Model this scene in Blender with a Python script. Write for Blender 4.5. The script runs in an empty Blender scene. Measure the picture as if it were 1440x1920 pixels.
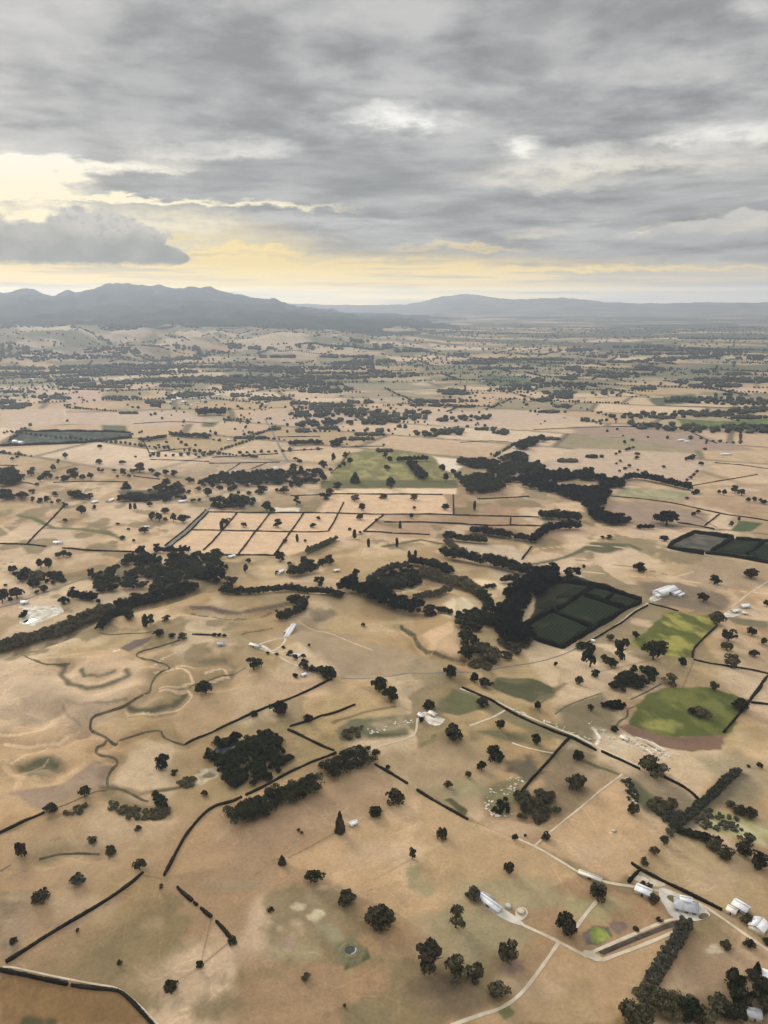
import bpy, math, random
import numpy as np
from mathutils import Vector, Matrix
R = math.radians
rng = np.random.default_rng(7)
random.seed(7)
scene = bpy.context.scene
COL = scene.collection

# ------------------------------------------------------------------ camera
F_PX = 1450.0; W_PX, H_PX = 1440.0, 1920.0
EYE = 350.0
PITCH = math.atan(400 / F_PX)
CP, SP = math.cos(PITCH), math.sin(PITCH)
cam_d = bpy.data.cameras.new('camera'); cam = bpy.data.objects.new('camera', cam_d); COL.objects.link(cam)
cam_d.sensor_fit = 'VERTICAL'; cam_d.sensor_height = 36; cam_d.lens = 36 * F_PX / H_PX
cam_d.clip_start = 1; cam_d.clip_end = 200000
cam.location = (0, 0, EYE); cam.rotation_euler = (math.pi / 2 - PITCH, 0, 0)
scene.camera = cam

def ray(px, py):
    u = (px - 720) / F_PX; v = (960 - py) / F_PX
    return (u, CP + v * SP, -SP + v * CP)
def project(x, y, z):
    d = y * CP - (z - EYE) * SP
    w = y * SP + (z - EYE) * CP
    d = np.where(d < 1, 1, d)
    return 720 + F_PX * x / d, 960 - F_PX * w / d, d

# ------------------------------------------------------------------ noise and terrain
def _h(ix, iy, s):
    n = (ix.astype(np.int64) * 374761393 + iy.astype(np.int64) * 668265263 + s * 974634777) & 0x7fffffff
    n = ((n ^ (n >> 13)) * 1274126177) & 0x7fffffff
    n = ((n ^ (n >> 16)) * 668265263) & 0x7fffffff
    return ((n ^ (n >> 15)) & 0xffffff) / float(0xffffff)
def vnoise(x, y, s=0):
    x = np.asarray(x, float); y = np.asarray(y, float)
    ix = np.floor(x); iy = np.floor(y); fx = x - ix; fy = y - iy
    fx = fx * fx * fx * (fx * (fx * 6 - 15) + 10); fy = fy * fy * fy * (fy * (fy * 6 - 15) + 10)
    a = _h(ix, iy, s); b = _h(ix + 1, iy, s); c = _h(ix, iy + 1, s); d = _h(ix + 1, iy + 1, s)
    return (a + (b - a) * fx) * (1 - fy) + (c + (d - c) * fx) * fy
def fbm(x, y, o=4, s=0):
    t = 0; a = .5; n = 0
    for k in range(o):
        t = t + a * vnoise(x, y, s + k * 17); n += a; a *= .5; x = x * 2.03 + 11.3; y = y * 2.03 - 7.1
    return t / n
def sstep(a, b, x):
    t = np.clip((x - a) / (b - a), 0, 1); return t * t * (3 - 2 * t)

CARVE = []                                       # creek beds and old meanders, in ground metres
def seg_dist(x, y, P):
    d = np.full(np.shape(x), 1e9)
    lo = P.min(0) - 60; hi = P.max(0) + 60
    k = (x > lo[0]) & (x < hi[0]) & (y > lo[1]) & (y < hi[1])
    if not np.any(k): return d
    xx = np.asarray(x)[k] if np.ndim(x) else np.array([x]); yy = np.asarray(y)[k] if np.ndim(y) else np.array([y]); q = np.full(xx.shape, 1e9)
    for a, b in zip(P[:-1], P[1:]):
        e = b - a; t = np.clip(((xx - a[0]) * e[0] + (yy - a[1]) * e[1]) / (e @ e + 1e-9), 0, 1)
        q = np.minimum(q, np.hypot(xx - a[0] - t * e[0], yy - a[1] - t * e[1]))
    if np.ndim(x): d[k] = q; return d
    return q[0]
def height(x, y):
    x = np.asarray(x, float); y = np.asarray(y, float)
    r = np.hypot(x, y); az = np.degrees(np.arctan2(x, y))
    h = 7 * (fbm(x / 420, y / 420, 3, 3) - .5) + 2.2 * (fbm(x / 95, y / 95, 2, 9) - .5) * (1 - sstep(1200, 2200, r))
    rough = np.exp(-((x + 230) / 260) ** 2 - ((y - 690) / 230) ** 2) + .8 * np.exp(-((x - 60) / 190) ** 2 - ((y - 880) / 130) ** 2) + .5 * np.exp(-((x - 150) / 120) ** 2 - ((y - 520) / 90) ** 2) + .25
    h = h + rough * (15 * (.5 - np.abs(2 * fbm(x / 150, y / 115, 3, 15) - 1)) + 1.6 * (fbm(x / 34, y / 26, 2, 19) - .5)) * (1 - sstep(1000, 1800, r))
    for P, dep, wid in CARVE:
        h = h - dep * np.exp(-(seg_dist(x, y, P) / wid) ** 2)
    h = h + 26 * (fbm(x / 900, y / 1300, 3, 31) - .5) * sstep(1500, 3200, r)
    ml = sstep(8, -6, az)
    m = sstep(4300, 5600, r) * (1 - sstep(8200, 11000, r))
    hum = 1 - np.abs(2 * fbm(x / 620, y / 800, 3, 51) - 1)
    h = h + m * (14 + 155 * ml) * (hum - .42) + ml * 48 * sstep(4700, 6600, r) * (1 - sstep(8200, 11000, r)) * (.6 + .8 * fbm(x / 2300, y / 2300, 2, 57))
    h = h + sstep(12000, 21000, r) * 120 * fbm(x / 3000, y / 2600, 4, 77)
    return h

def at(px, py, z=0.0):
    """the point z metres above the ground that the photograph shows at px, py"""
    d = ray(px, py); hz = 0.0
    for _ in range(6 if py > 900 else 8):
        t = (hz + z - EYE) / min(d[2], -0.012)
        x, y = d[0] * t, d[1] * t
        hz = .5 * hz + .5 * float(height(x, y))
    return x, y, float(height(x, y))
def at_many(px, py, z=0.0):
    u = (px - 720) / F_PX; v = (960 - py) / F_PX; dy = CP + v * SP; dz = np.minimum(-SP + v * CP, -.012); hz = 0 * px
    for _ in range(8):
        t = (hz + z - EYE) / dz
        hz = .5 * hz + .5 * height(u * t, dy * t)
    return u * t, dy * t
def depth(x, y, z=0):
    return y * CP - (z - EYE) * SP

_c = []
for pts, dep, wid in (
    ([(337, 1200), (300, 1212), (257, 1222), (255, 1231), (275, 1240), (327, 1248), (295, 1262), (282, 1284), (283, 1300), (233, 1326), (207, 1333), (157, 1357), (203, 1387), (220, 1397), (280, 1369), (305, 1383), (347, 1397)], 3.2, 9),
    ([(200, 1388), (175, 1406), (193, 1420), (227, 1425), (200, 1453), (202, 1478)], 3, 7),
    ([(122, 1250), (114, 1266), (130, 1283), (165, 1291), (205, 1282), (242, 1266)], 4.5, 13), ([(152, 1255), (158, 1268), (185, 1268), (215, 1258)], 3, 9),
    ([(242, 1327), (283, 1333), (325, 1324), (346, 1306), (340, 1296)], 4, 10), ([(375, 1242), (420, 1238), (440, 1252), (432, 1278), (400, 1285)], 3.6, 11),
    ([(118, 1325), (128, 1345), (150, 1358)], 3, 10), ([(20, 1340), (80, 1352), (95, 1335), (60, 1322)], 3.5, 11), ([(0, 1385), (60, 1402), (110, 1395), (150, 1372)], 3, 9), ([(35, 1440), (75, 1425), (120, 1440), (95, 1457)], 3.5, 9),
    ([(0, 1222), (62, 1204), (100, 1195), (140, 1173), (180, 1156), (222, 1146), (260, 1136), (300, 1128), (366, 1105)], 6, 14),
    ([(752, 1175), (777, 1192), (785, 1212), (802, 1225), (832, 1232), (870, 1240)], 4, 9), ([(360, 1145), (400, 1148), (450, 1155), (500, 1146), (535, 1138)], 4, 12),
    ([(205, 1490), (240, 1505), (275, 1520), (315, 1525)], 3, 10), ([(73, 1612), (127, 1598), (187, 1602)], 2.5, 7), ([(925, 1480), (918, 1505), (940, 1525), (990, 1530)], 3, 9)):
    _c.append((np.array([at(*p)[:2] for p in pts]), dep * 1.45, wid * .85))
CARVE += _c

# ------------------------------------------------------------------ objects
def tag(o, label=None, cat=None, group=None, kind=None):
    for k, v in (('label', label), ('category', cat), ('group', group), ('kind', kind)):
        if v: o[k] = v
    return o
def mesh_np(name, v, f, mat=None, smooth=False):
    """v (N,3), f (M,3) or (M,4) arrays, or a list of such arrays of faces"""
    me = bpy.data.meshes.new(name)
    fs = f if isinstance(f, list) else [f]
    fs = [np.asarray(q, np.int32) for q in fs if len(q)]
    v = np.asarray(v, np.float32)
    me.vertices.add(len(v)); me.vertices.foreach_set('co', v.ravel())
    loops = np.concatenate([q.ravel() for q in fs]); sizes = np.concatenate([np.full(len(q), q.shape[1], np.int32) for q in fs])
    starts = np.concatenate([[0], np.cumsum(sizes)[:-1]]).astype(np.int32)
    me.loops.add(len(loops)); me.loops.foreach_set('vertex_index', loops)
    me.polygons.add(len(sizes)); me.polygons.foreach_set('loop_start', starts)
    if smooth: me.polygons.foreach_set('use_smooth', np.ones(len(sizes), bool))
    me.update(calc_edges=True)
    if mat: me.materials.append(mat)
    return me
def link(name, data, parent=None, loc=(0, 0, 0), rz=0, scale=None):
    o = bpy.data.objects.new(name, data); COL.objects.link(o)
    o.location = loc; o.rotation_euler = (0, 0, rz)
    if scale: o.scale = scale
    if parent: o.parent = parent
    return o
class MB:
    """collects boxes, prisms and tubes into one mesh"""
    def __init__(s): s.v = []; s.f4 = []; s.f3 = []
    def add(s, v, f):
        b = len(s.v); s.v += [tuple(p) for p in v]
        for q in f: (s.f4 if len(q) == 4 else s.f3).append([b + i for i in q])
    def box(s, x0, x1, y0, y1, z0, z1):
        s.add([(x0, y0, z0), (x1, y0, z0), (x1, y1, z0), (x0, y1, z0), (x0, y0, z1), (x1, y0, z1), (x1, y1, z1), (x0, y1, z1)],
              [(3, 2, 1, 0), (4, 5, 6, 7), (0, 1, 5, 4), (1, 2, 6, 5), (2, 3, 7, 6), (3, 0, 4, 7)])
    def tube(s, a, b, r0, r1, n=7):
        a = Vector(a); b = Vector(b); d = (b - a).normalized()
        u = d.orthogonal().normalized(); w = d.cross(u)
        v = []
        for p, r in ((a, r0), (b, r1)):
            for k in range(n):
                t = 2 * math.pi * k / n; v.append(p + u * (r * math.cos(t)) + w * (r * math.sin(t)))
        f = [(k, (k + 1) % n, n + (k + 1) % n, n + k) for k in range(n)]
        v += [a, b]; f += [((k + 1) % n, k, 2 * n) for k in range(n)] + [(n + k, n + (k + 1) % n, 2 * n + 1) for k in range(n)]
        s.add(v, f)
    def mesh(s, name, mat):
        return mesh_np(name, s.v, [np.array(s.f4, np.int32).reshape(-1, 4), np.array(s.f3, np.int32).reshape(-1, 3)], mat)
    def build(s, name, mat, parent=None): return link(name, s.mesh(name, mat), parent)

# ------------------------------------------------------------------ materials
def srgb(r, g, b):
    return tuple(((c / 255 + .055) / 1.055) ** 2.4 if c > 10 else c / 255 / 12.92 for c in (r, g, b)) + (1,)
class NT:
    def __init__(s, nt): s.nt = nt; s.n = nt.nodes; s.l = nt.links
    def node(s, t, **kw):
        n = s.n.new(t)
        for k, v in kw.items(): setattr(n, k, v)
        return n
    def put(s, inp, v):
        if hasattr(v, 'is_output'): s.l.new(v, inp)
        else: inp.default_value = v
    def math(s, op, a, b=None, c=None, clamp=False):
        n = s.node('ShaderNodeMath', operation=op, use_clamp=clamp)
        for i, q in enumerate((a, b, c)):
            if q is not None: s.put(n.inputs[i], q)
        return n.outputs[0]
    def vmath(s, op, a, b=None, out=0):
        n = s.node('ShaderNodeVectorMath', operation=op)
        s.put(n.inputs[0], a)
        if b is not None: s.put(n.inputs[3] if op == 'SCALE' else n.inputs[1], b)
        return n.outputs[1] if op in ('LENGTH', 'DISTANCE', 'DOT_PRODUCT') else n.outputs[0]
    def xyz(s, x=0., y=0., z=0.):
        n = s.node('ShaderNodeCombineXYZ')
        for i, q in enumerate((x, y, z)): s.put(n.inputs[i], q)
        return n.outputs[0]
    def ss(s, x, a, b, lo=0., hi=1.):
        n = s.node('ShaderNodeMapRange', interpolation_type='SMOOTHSTEP')
        s.put(n.inputs[0], x); s.put(n.inputs[1], a); s.put(n.inputs[2], b); s.put(n.inputs[3], lo); s.put(n.inputs[4], hi)
        return n.outputs[0]
    def noise(s, vec, scale=1., detail=3., rough=.5, dist=0.):
        n = s.node('ShaderNodeTexNoise')
        if vec is not None: s.put(n.inputs['Vector'], vec)
        n.inputs['Scale'].default_value = scale; n.inputs['Detail'].default_value = detail
        n.inputs['Roughness'].default_value = rough; n.inputs['Distortion'].default_value = dist
        return n.outputs[0]
    def mix(s, f, a, b, blend='MIX'):
        n = s.node('ShaderNodeMix', data_type='RGBA', blend_type=blend)
        s.put(n.inputs[0], f); s.put(n.inputs[6], a); s.put(n.inputs[7], b)
        return n.outputs[2]
def material(name, rough=.9, spec=.1):
    m = bpy.data.materials.new(name); m.use_nodes = True
    t = NT(m.node_tree); b = t.n['Principled BSDF']
    b.inputs['Roughness'].default_value = rough; b.inputs['Specular IOR Level'].default_value = spec
    return m, t, b
def noisy(name, ca, cb, scale=.2, rough=.9, spec=.1, detail=4, rnd=0.):
    m, t, b = material(name, rough, spec)
    g = t.node('ShaderNodeNewGeometry').outputs['Position']
    f = t.ss(t.noise(g, scale, detail, .6), .3, .7)
    c = t.mix(f, ca, cb)
    if rnd:
        r = t.node('ShaderNodeObjectInfo').outputs['Random']
        c = t.mix(1., c, t.mix(r, (1 - rnd, 1 - rnd, 1 - rnd, 1), (1 + rnd, 1 + rnd * .8, 1 + rnd * .6, 1)), 'MULTIPLY')
    t.l.new(c, b.inputs['Base Color'])
    return m
M = {}
def foliage(key, ca, cb): M[key] = noisy('foliage_' + key, ca, cb, .22, .85, .12, 5, .3)
foliage('dark', (.015, .018, .008, 1), (.050, .052, .024, 1))
foliage('green', (.015, .021, .008, 1), (.042, .050, .018, 1))
foliage('olive', (.058, .054, .028, 1), (.125, .112, .060, 1))
foliage('soft', (.030, .028, .015, 1), (.085, .077, .042, 1))
foliage('grey', (.055, .056, .040, 1), (.11, .105, .075, 1))
foliage('hedge', (.010, .009, .006, 1), (.024, .021, .012, 1))
foliage('black', (.006, .007, .005, 1), (.016, .017, .010, 1))
M['bark'] = noisy('bark', (.05, .04, .03, 1), (.11, .09, .07, 1), 1.5)
M['track'] = noisy('pale_track_dirt', (.46, .38, .27, 1), (.62, .53, .40, 1), .12)
M['gravel'] = noisy('white_gravel', (.36, .31, .23, 1), (.74, .69, .58, 1), .16, detail=7)
M['road'] = noisy('grey_road', (.16, .15, .14, 1), (.24, .225, .205, 1), .05)
M['white'] = noisy('white_iron', (.66, .66, .66, 1), (.86, .86, .86, 1), .5, .5, .3)
M['cream'] = noisy('cream_iron', (.72, .66, .53, 1), (.86, .81, .68, 1), .3, .6, .3)
M['greyroof'] = noisy('grey_roof', (.32, .33, .35, 1), (.46, .47, .49, 1), .4, .55, .3)
M['wall'] = noisy('pale_wall', (.45, .42, .37, 1), (.6, .57, .5, 1), .4)
M['darkwall'] = noisy('dark_wall', (.07, .06, .055, 1), (.13, .11, .1, 1), .4)
M['glass'] = noisy('window_glass', (.03, .035, .04, 1), (.06, .07, .08, 1), .5, .15, .5)
M['water'] = noisy('pond_water', (.05, .058, .06, 1), (.085, .095, .095, 1), .08, .12, .5)
M['darkwater'] = noisy('dark_pond_water', (.02, .024, .022, 1), (.04, .045, .04, 1), .08, .1, .5)
M['soil'] = noisy('dark_soil', (.045, .034, .027, 1), (.10, .078, .06, 1), .15)
M['concrete'] = noisy('concrete', (.42, .39, .33, 1), (.6, .56, .48, 1), .12)
M['creek'] = noisy('creek_rushes', (.075, .065, .035, 1), (.15, .125, .07, 1), .12)
M['tank'] = noisy('tank_liner', (.4, .38, .32, 1), (.55, .53, .46, 1), .5)

# ------------------------------------------------------------------ leaf cards spread over blobs
def unit(n):
    v = rng.normal(size=(n, 3)); return v / np.linalg.norm(v, axis=1, keepdims=True)
def leaf_quads(c, nrm, size):
    n = len(c)
    nrm = nrm + .45 * rng.normal(size=(n, 3)); nrm /= np.linalg.norm(nrm, axis=1, keepdims=True)
    t = np.cross(nrm, unit(n)); t /= np.linalg.norm(t, axis=1, keepdims=True) + 1e-9
    b = np.cross(nrm, t)
    s = (size * rng.uniform(.6, 1.3, n))[:, None] if np.isscalar(size) else (size * rng.uniform(.6, 1.3, n))[:, None]
    t = t * s; b = b * s * .8
    v = np.stack([c - t - b, c + t - b * .6, c + t * .7 + b, c - t * .8 + b * .9], 1).reshape(-1, 3)
    f = np.arange(4 * n).reshape(-1, 4)
    return v, f
def blob_leaves(centres, radii, per, size):
    """centres (K,3), radii (K,3): leaf quads on the shells of the blobs"""
    K = len(centres)
    d = unit(K * per); d[:, 2] = np.where(d[:, 2] < -.35, -d[:, 2] * .6, d[:, 2])
    cc = np.repeat(centres, per, 0); rr = np.repeat(radii, per, 0)
    p = cc + d * rr * rng.uniform(.72, 1.06, (K * per, 1))
    return leaf_quads(p, d, size)
class Leaves:
    def __init__(s): s.v = []; s.f = []; s.n = 0
    def add(s, v, f): s.v.append(v); s.f.append(f + s.n); s.n += len(v)
    def mesh(s, name, mat): return mesh_np(name, np.concatenate(s.v), np.concatenate(s.f), mat)

def crown_mesh(kind, mat, q=1.0):
    """unit crown: radius 1, from z=0 to z=1"""
    L = Leaves()
    if kind == 'round':
        n = int(rng.integers(15, 22)); c = []; r = []
        for k in range(n):
            a = rng.uniform(0, 2 * math.pi); z = rng.uniform(.22, .86); m = (1 - abs(2 * (z - .42)) ** 2.2 * .8) * .72
            q0 = math.sqrt(rng.uniform(0.05, 1)) * m; s = rng.uniform(.24, .42)
            c.append((q0 * math.cos(a), q0 * math.sin(a), z)); r.append((s, s, s * .48))
        c.append((0, 0, .5)); r.append((.6, .6, .34))
        L.add(*blob_leaves(np.array(c), np.array(r), int(52 * q), .085))
    elif kind == 'ragged':
        n = int(rng.integers(11, 15)); c = []; r = []
        for k in range(n):
            a = rng.uniform(0, 2 * math.pi); z = rng.uniform(.2, .88)
            q0 = rng.uniform(.15, .85) * (1 - .5 * z); s = rng.uniform(.2, .42)
            c.append((q0 * math.cos(a), q0 * math.sin(a), z)); r.append((s, s, s * .40))
        L.add(*blob_leaves(np.array(c), np.array(r), int(58 * q), .085))
    elif kind == 'column':
        c = []; r = []
        for k in range(14):
            z = .04 + .92 * k / 13; w = .85 * (min(1, z * 5 + .35)) * (1 - max(0, z - .62) / .5) ** .8
            a = rng.uniform(0, 6.28)
            c.append((.22 * w * math.cos(a), .22 * w * math.sin(a), z)); r.append((w * .82, w * .82, .07))
        L.add(*blob_leaves(np.array(c), np.array(r), int(46 * q), .16))
        L.v[-1][:, 2] = np.clip(L.v[-1][:, 2], .0, 1.0)
    elif kind == 'cone':
        c = []; r = []
        for k in range(16):
            z = .03 + .95 * k / 15; w = (1 - z) ** .85
            for j in range(3 if w > .3 else 1):
                a = rng.uniform(0, 6.28); c.append((.45 * w * math.cos(a), .45 * w * math.sin(a), z)); r.append((w * .6 + .03, w * .6 + .03, .045))
        L.add(*blob_leaves(np.array(c), np.array(r), int(34 * q), .11))
        L.v[-1][:, 2] = np.clip(L.v[-1][:, 2], .0, 1.0)
    return L.mesh(kind + '_crown', mat)
def trunk_mesh(limbs=True):
    m = MB()
    m.tube((0, 0, 0), (.02, .01, .55), .09, .055)
    if limbs:
        for k in range(5):
            a = k * 1.256 + rng.uniform(-.3, .3); z = rng.uniform(.35, .55)
            m.tube((.01, .01, z), (.55 * math.cos(a), .55 * math.sin(a), z + rng.uniform(.2, .35)), .04, .012, 5)
    return m.mesh('trunk', M['bark'])
HAZE, SUN_E, ZEN, SKY_K, EXPO = 7.2e-5, 2.3, 3.7, 1.0, 0.0
# ------------------------------------------------------------------ the ground sheet
def spaced(a, b, n): return list(np.linspace(a, b, n, endpoint=False))
az = spaced(-180, -42, 46) + spaced(-42, 42, 940) + spaced(42, 180, 46)
rows = [3, 60, 120, 170, 205, 230]
r_ = 245.0
while r_ < 29500:
    rows.append(r_); r_ += min(max(r_ * r_ / EYE * R(.066) * (1 + EYE ** 2 / r_ ** 2), .25), .0125 * r_)
rows.append(29500)
az = np.radians(np.array(az)); rows = np.array(rows)
A, RR = np.meshgrid(az, rows)
GX = (RR * np.sin(A)).ravel(); GY = (RR * np.cos(A)).ravel(); GZ = height(GX, GY)
GR = np.hypot(GX, GY)

TAN = (.425, .285, .150); PALE = (.62, .455, .285); PINK = (.53, .365, .215); OLIVE = (.20, .18, .085)
GREEN = (.12, .13, .045); LIME = (.21, .27, .045); DKG = (.06, .07, .035); BROWN = (.235, .160, .105); CREAM = (.66, .56, .42)
DRYG = (.33, .25, .115); GREYG = (.21, .20, .14); MAUVE = (.26, .19, .16); YEL = (.36, .33, .10)
near = 1 - sstep(900, 2000, GR)
n1 = fbm(GX / 70, GY / 70, 4, 101); n2 = fbm(GX / 260, GY / 210, 4, 103); n3 = fbm(GX / 22, GY / 22, 3, 107)
C = np.array(TAN)[None, :] * np.ones((len(GX), 1))
def over(col, a):
    global C
    a = np.asarray(a)[:, None]; C = C * (1 - a) + np.array(col)[None, :] * a
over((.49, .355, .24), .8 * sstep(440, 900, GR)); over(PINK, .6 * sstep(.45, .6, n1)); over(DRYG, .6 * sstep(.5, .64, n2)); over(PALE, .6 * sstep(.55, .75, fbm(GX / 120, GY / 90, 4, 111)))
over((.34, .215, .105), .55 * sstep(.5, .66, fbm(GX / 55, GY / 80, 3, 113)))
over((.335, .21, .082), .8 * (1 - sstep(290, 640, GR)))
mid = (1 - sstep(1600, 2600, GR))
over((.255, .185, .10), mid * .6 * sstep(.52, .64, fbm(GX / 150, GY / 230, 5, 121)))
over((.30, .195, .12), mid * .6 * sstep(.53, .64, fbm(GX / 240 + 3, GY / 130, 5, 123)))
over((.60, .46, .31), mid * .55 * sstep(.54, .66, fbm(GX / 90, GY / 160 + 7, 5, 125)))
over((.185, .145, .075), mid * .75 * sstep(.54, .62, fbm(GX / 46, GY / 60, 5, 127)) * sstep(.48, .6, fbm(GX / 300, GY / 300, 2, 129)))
# paddocks: a warped, turned lattice whose cells each have a grass of their own
def cells(x, y, turn, su, sv, seed):
    c, s = math.cos(turn), math.sin(turn)
    wx = x + 90 * (fbm(x / 800, y / 800, 2, seed) - .5); wy = y + 90 * (fbm(x / 800, y / 800, 2, seed + 5) - .5)
    u = (wx * c + wy * s) / su; v = (-wx * s + wy * c) / sv
    row = np.floor(v); u = u + _h(row, row * 0, seed + 1)
    # each strip is cut at its own places
    iu = np.floor(u)
    return iu, row, u - iu, v - row
big = fbm(GX / 2600, GY / 2200, 2, 140)
iu1, iv1, fu1, fv1 = cells(GX, GY, R(-24), 330, 210, 200)
iu2, iv2, fu2, fv2 = cells(GX, GY, R(12), 420, 260, 300)
sel = (big > .5)
iu = np.where(sel, iu1, iu2 + 9000); iv = np.where(sel, iv1, iv2)
k = _h(iu, iv, 411); k2 = _h(iu, iv, 413)
pal = [(.47, .335, .205), (.56, .42, .275), (.52, .375, .25), (.63, .49, .35), (.42, .305, .175), (.35, .285, .18), (.245, .215, .135), (.33, .24, .165), (.165, .155, .09), (.52, .40, .30)]
cut = np.cumsum([.2, .17, .16, .09, .12, .09, .05, .06, .02, .04])
idx = np.clip(np.searchsorted(cut, k), 0, 9)
PC = np.array(pal)[idx] * (.92 + .16 * k2)[:, None]
fw = sstep(1250, 2100, GR); edge = np.minimum(np.minimum(np.where(sel, fu1, fu2), 1 - np.where(sel, fu1, fu2)) * 330, np.minimum(np.where(sel, fv1, fv2), 1 - np.where(sel, fv1, fv2)) * 210)
C = C * (1 - (.82 * fw)[:, None]) + PC * (.82 * fw)[:, None]
del PC
over((.085, .08, .05), .75 * fw * (1 - sstep(4, 13, edge)) * (1 - sstep(3000, 6000, GR)))
over(GREYG, .5 * sstep(2600, 4200, GR) * sstep(.45, .7, fbm(GX / 700, GY / 500, 3, 150)))
# the foothills: pale tops, dark scrub in the folds
fold = 1 - np.abs(2 * fbm(GX / 620, GY / 800, 3, 51) - 1)
fm = sstep(4300, 5400, GR) * sstep(8, -4, np.degrees(np.arctan2(GX, GY)))
over((.47, .385, .285), fm * .8 * sstep(.5, .8, fold)); over((.085, .09, .06), fm * .85 * sstep(.5, .28, fold))
ds = fbm(GX / 900, GY / 420, 5, 163)
over((.060, .068, .048), sstep(3600, 5200, GR) * (.9 - .35 * fm) * sstep(.47, .52, ds + .05 * sstep(6000, 10000, GR)))
over((.12, .13, .08), sstep(2200, 3400, GR) *   .7 * sstep(.5, .58, fbm(GX / 380, GY / 260, 4, 167)))
GXYn = 1
def region(x0, x1, y0, y1):
    return np.nonzero((GX > x0) & (GX < x1) & (GY > y0) & (GY < y1))[0]
def wob(x, y, w): return (fbm(x / (w * 3 + 2), y / (w * 3 + 2), 3, 177) - .5) * 2 * w
def lay(ix, col, a):
    k_ = .74 if sum(col) < .62 else 1.
    col = tuple(k_ * q for q in col); a = np.minimum(1, a * 1.5); C[ix] = C[ix] * (1 - a[:, None]) + np.array(col)[None, :] * a[:, None]
def g_poly(pts, col, alpha=1., feather=2., wobble=2., mottle=0., col2=None):
    P = np.array([at(*p)[:2] for p in pts]); m = feather + wobble + 3
    ix = region(P[:, 0].min() - m, P[:, 0].max() + m, P[:, 1].min() - m, P[:, 1].max() + m)
    if not len(ix): return
    x = GX[ix]; y = GY[ix]; d = np.full(len(ix), 1e9); ins = np.zeros(len(ix), bool)
    for i in range(len(P)):
        a = P[i]; b = P[(i + 1) % len(P)]; e = b - a
        t = np.clip(((x - a[0]) * e[0] + (y - a[1]) * e[1]) / (e @ e + 1e-9), 0, 1)
        d = np.minimum(d, np.hypot(x - a[0] - t * e[0], y - a[1] - t * e[1]))
        cr = (a[1] > y) != (b[1] > y)
        xi = a[0] + (y - a[1]) / (b[1] - a[1] + 1e-12) * e[0]
        ins ^= cr & (x < xi)
    sd = np.where(ins, d, -d) + wob(x, y, wobble)
    al = alpha * sstep(-feather, feather, sd)
    if mottle: al = al * (1 - mottle + mottle * sstep(.35, .62, fbm(x / (feather * 6 + 6), y / (feather * 6 + 6), 3, 190)))
    lay(ix, col, al)
    if col2: lay(ix, col2, al * sstep(.44, .7, fbm(x / 16 + y / 50 + 3, y / 34 - x / 60, 5, 193)) * .62)
def g_line(pts, wpx, col, alpha=1., soft=.5, wobble=.3):
    wpx = wpx * (1.5 if soft >= .8 else 1.15)
    P = np.array([at(*p)[:2] for p in pts]); w = [.5 * wpx * depth(p[0], p[1]) / F_PX for p in P]
    m = max(w) * 2 + 2
    ix = region(P[:, 0].min() - m, P[:, 0].max() + m, P[:, 1].min() - m, P[:, 1].max() + m)
    if not len(ix): return
    x = GX[ix]; y = GY[ix]; best = np.full(len(ix), -1e9)
    for i in range(len(P) - 1):
        a = P[i]; e = P[i + 1] - a
        t = np.clip(((x - a[0]) * e[0] + (y - a[1]) * e[1]) / (e @ e + 1e-9), 0, 1)
        ww = w[i] + (w[i + 1] - w[i]) * t
        best = np.maximum(best, 1 - np.hypot(x - a[0] - t * e[0], y - a[1] - t * e[1]) / ww)
    best = best + (fbm(x / (m * 1.2), y / (m * 1.2), 3, 197) - .5) * 2 * wobble
    lay(ix, col, alpha * sstep(0, soft, best))
def g_blob(px, py, rx, ry, col, alpha=1., soft=.6, rot=0.):
    X, Y, Z = at(px, py); d = depth(X, Y); ax = rx * d / F_PX; ay = ry * d / F_PX / max(.03, (EYE - Z) / math.hypot(EYE, math.hypot(X, Y)))
    m = max(ax, ay) * 1.5
    ix = region(X - m, X + m, Y - m, Y + m)
    if not len(ix): return
    x = GX[ix] - X; y = GY[ix] - Y; c, s = math.cos(rot), math.sin(rot)
    q = np.hypot((x * c + y * s) / ax, (-x * s + y * c) / ay) + (fbm(GX[ix] / (ax * .7), GY[ix] / (ax * .7), 3, 199) - .5) * 1.1
    lay(ix, col, alpha * sstep(1, 1 - soft, q))

# --- left: river terraces and old meanders
g_poly([(20, 1487), (113, 1470), (193, 1423), (203, 1452), (203, 1478), (75, 1518)], (.30, .215, .145), .8, 3, 2)
g_line([(0, 1350), (47, 1338), (133, 1317), (250, 1265), (330, 1225)], 4, PALE, .9)
g_line([(0, 1378), (35, 1378), (80, 1368), (100, 1350), (95, 1335), (60, 1338), (0, 1352)], 7, PALE, .7)
g_line([(0, 1372), (30, 1360), (62, 1345)], 9, (.44, .33, .22), .5)
g_line([(10, 1395), (60, 1402), (110, 1395), (150, 1372)], 8, PALE, .75)
g_line([(20, 1432), (60, 1412), (90, 1403)], 5, PALE, .7)
g_line([(122, 1250), (114, 1266), (130, 1283), (165, 1291), (205, 1282), (242, 1266), (236, 1256)], 13, (.19, .165, .10), .65, .9)
g_line([(152, 1255), (158, 1268), (185, 1268), (215, 1258)], 8, (.20, .175, .10), .6, .9)
g_line([(60, 1238), (85, 1246), (110, 1247), (130, 1243)], 5, (.14, .12, .07), .8)
g_line([(242, 1327), (283, 1333), (325, 1324), (346, 1306), (340, 1296)], 11, (.17, .155, .09), .7, .9)
g_line([(235, 1338), (290, 1341), (340, 1328), (360, 1305), (352, 1295), (300, 1296)], 5, PALE, .7)
g_line([(118, 1325), (128, 1345), (150, 1358)], 5, (.20, .17, .10), .6, .9)
g_line([(125, 1312), (150, 1322), (200, 1318), (235, 1310)], 7, (.23, .2, .12), .5, .9)
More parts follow.
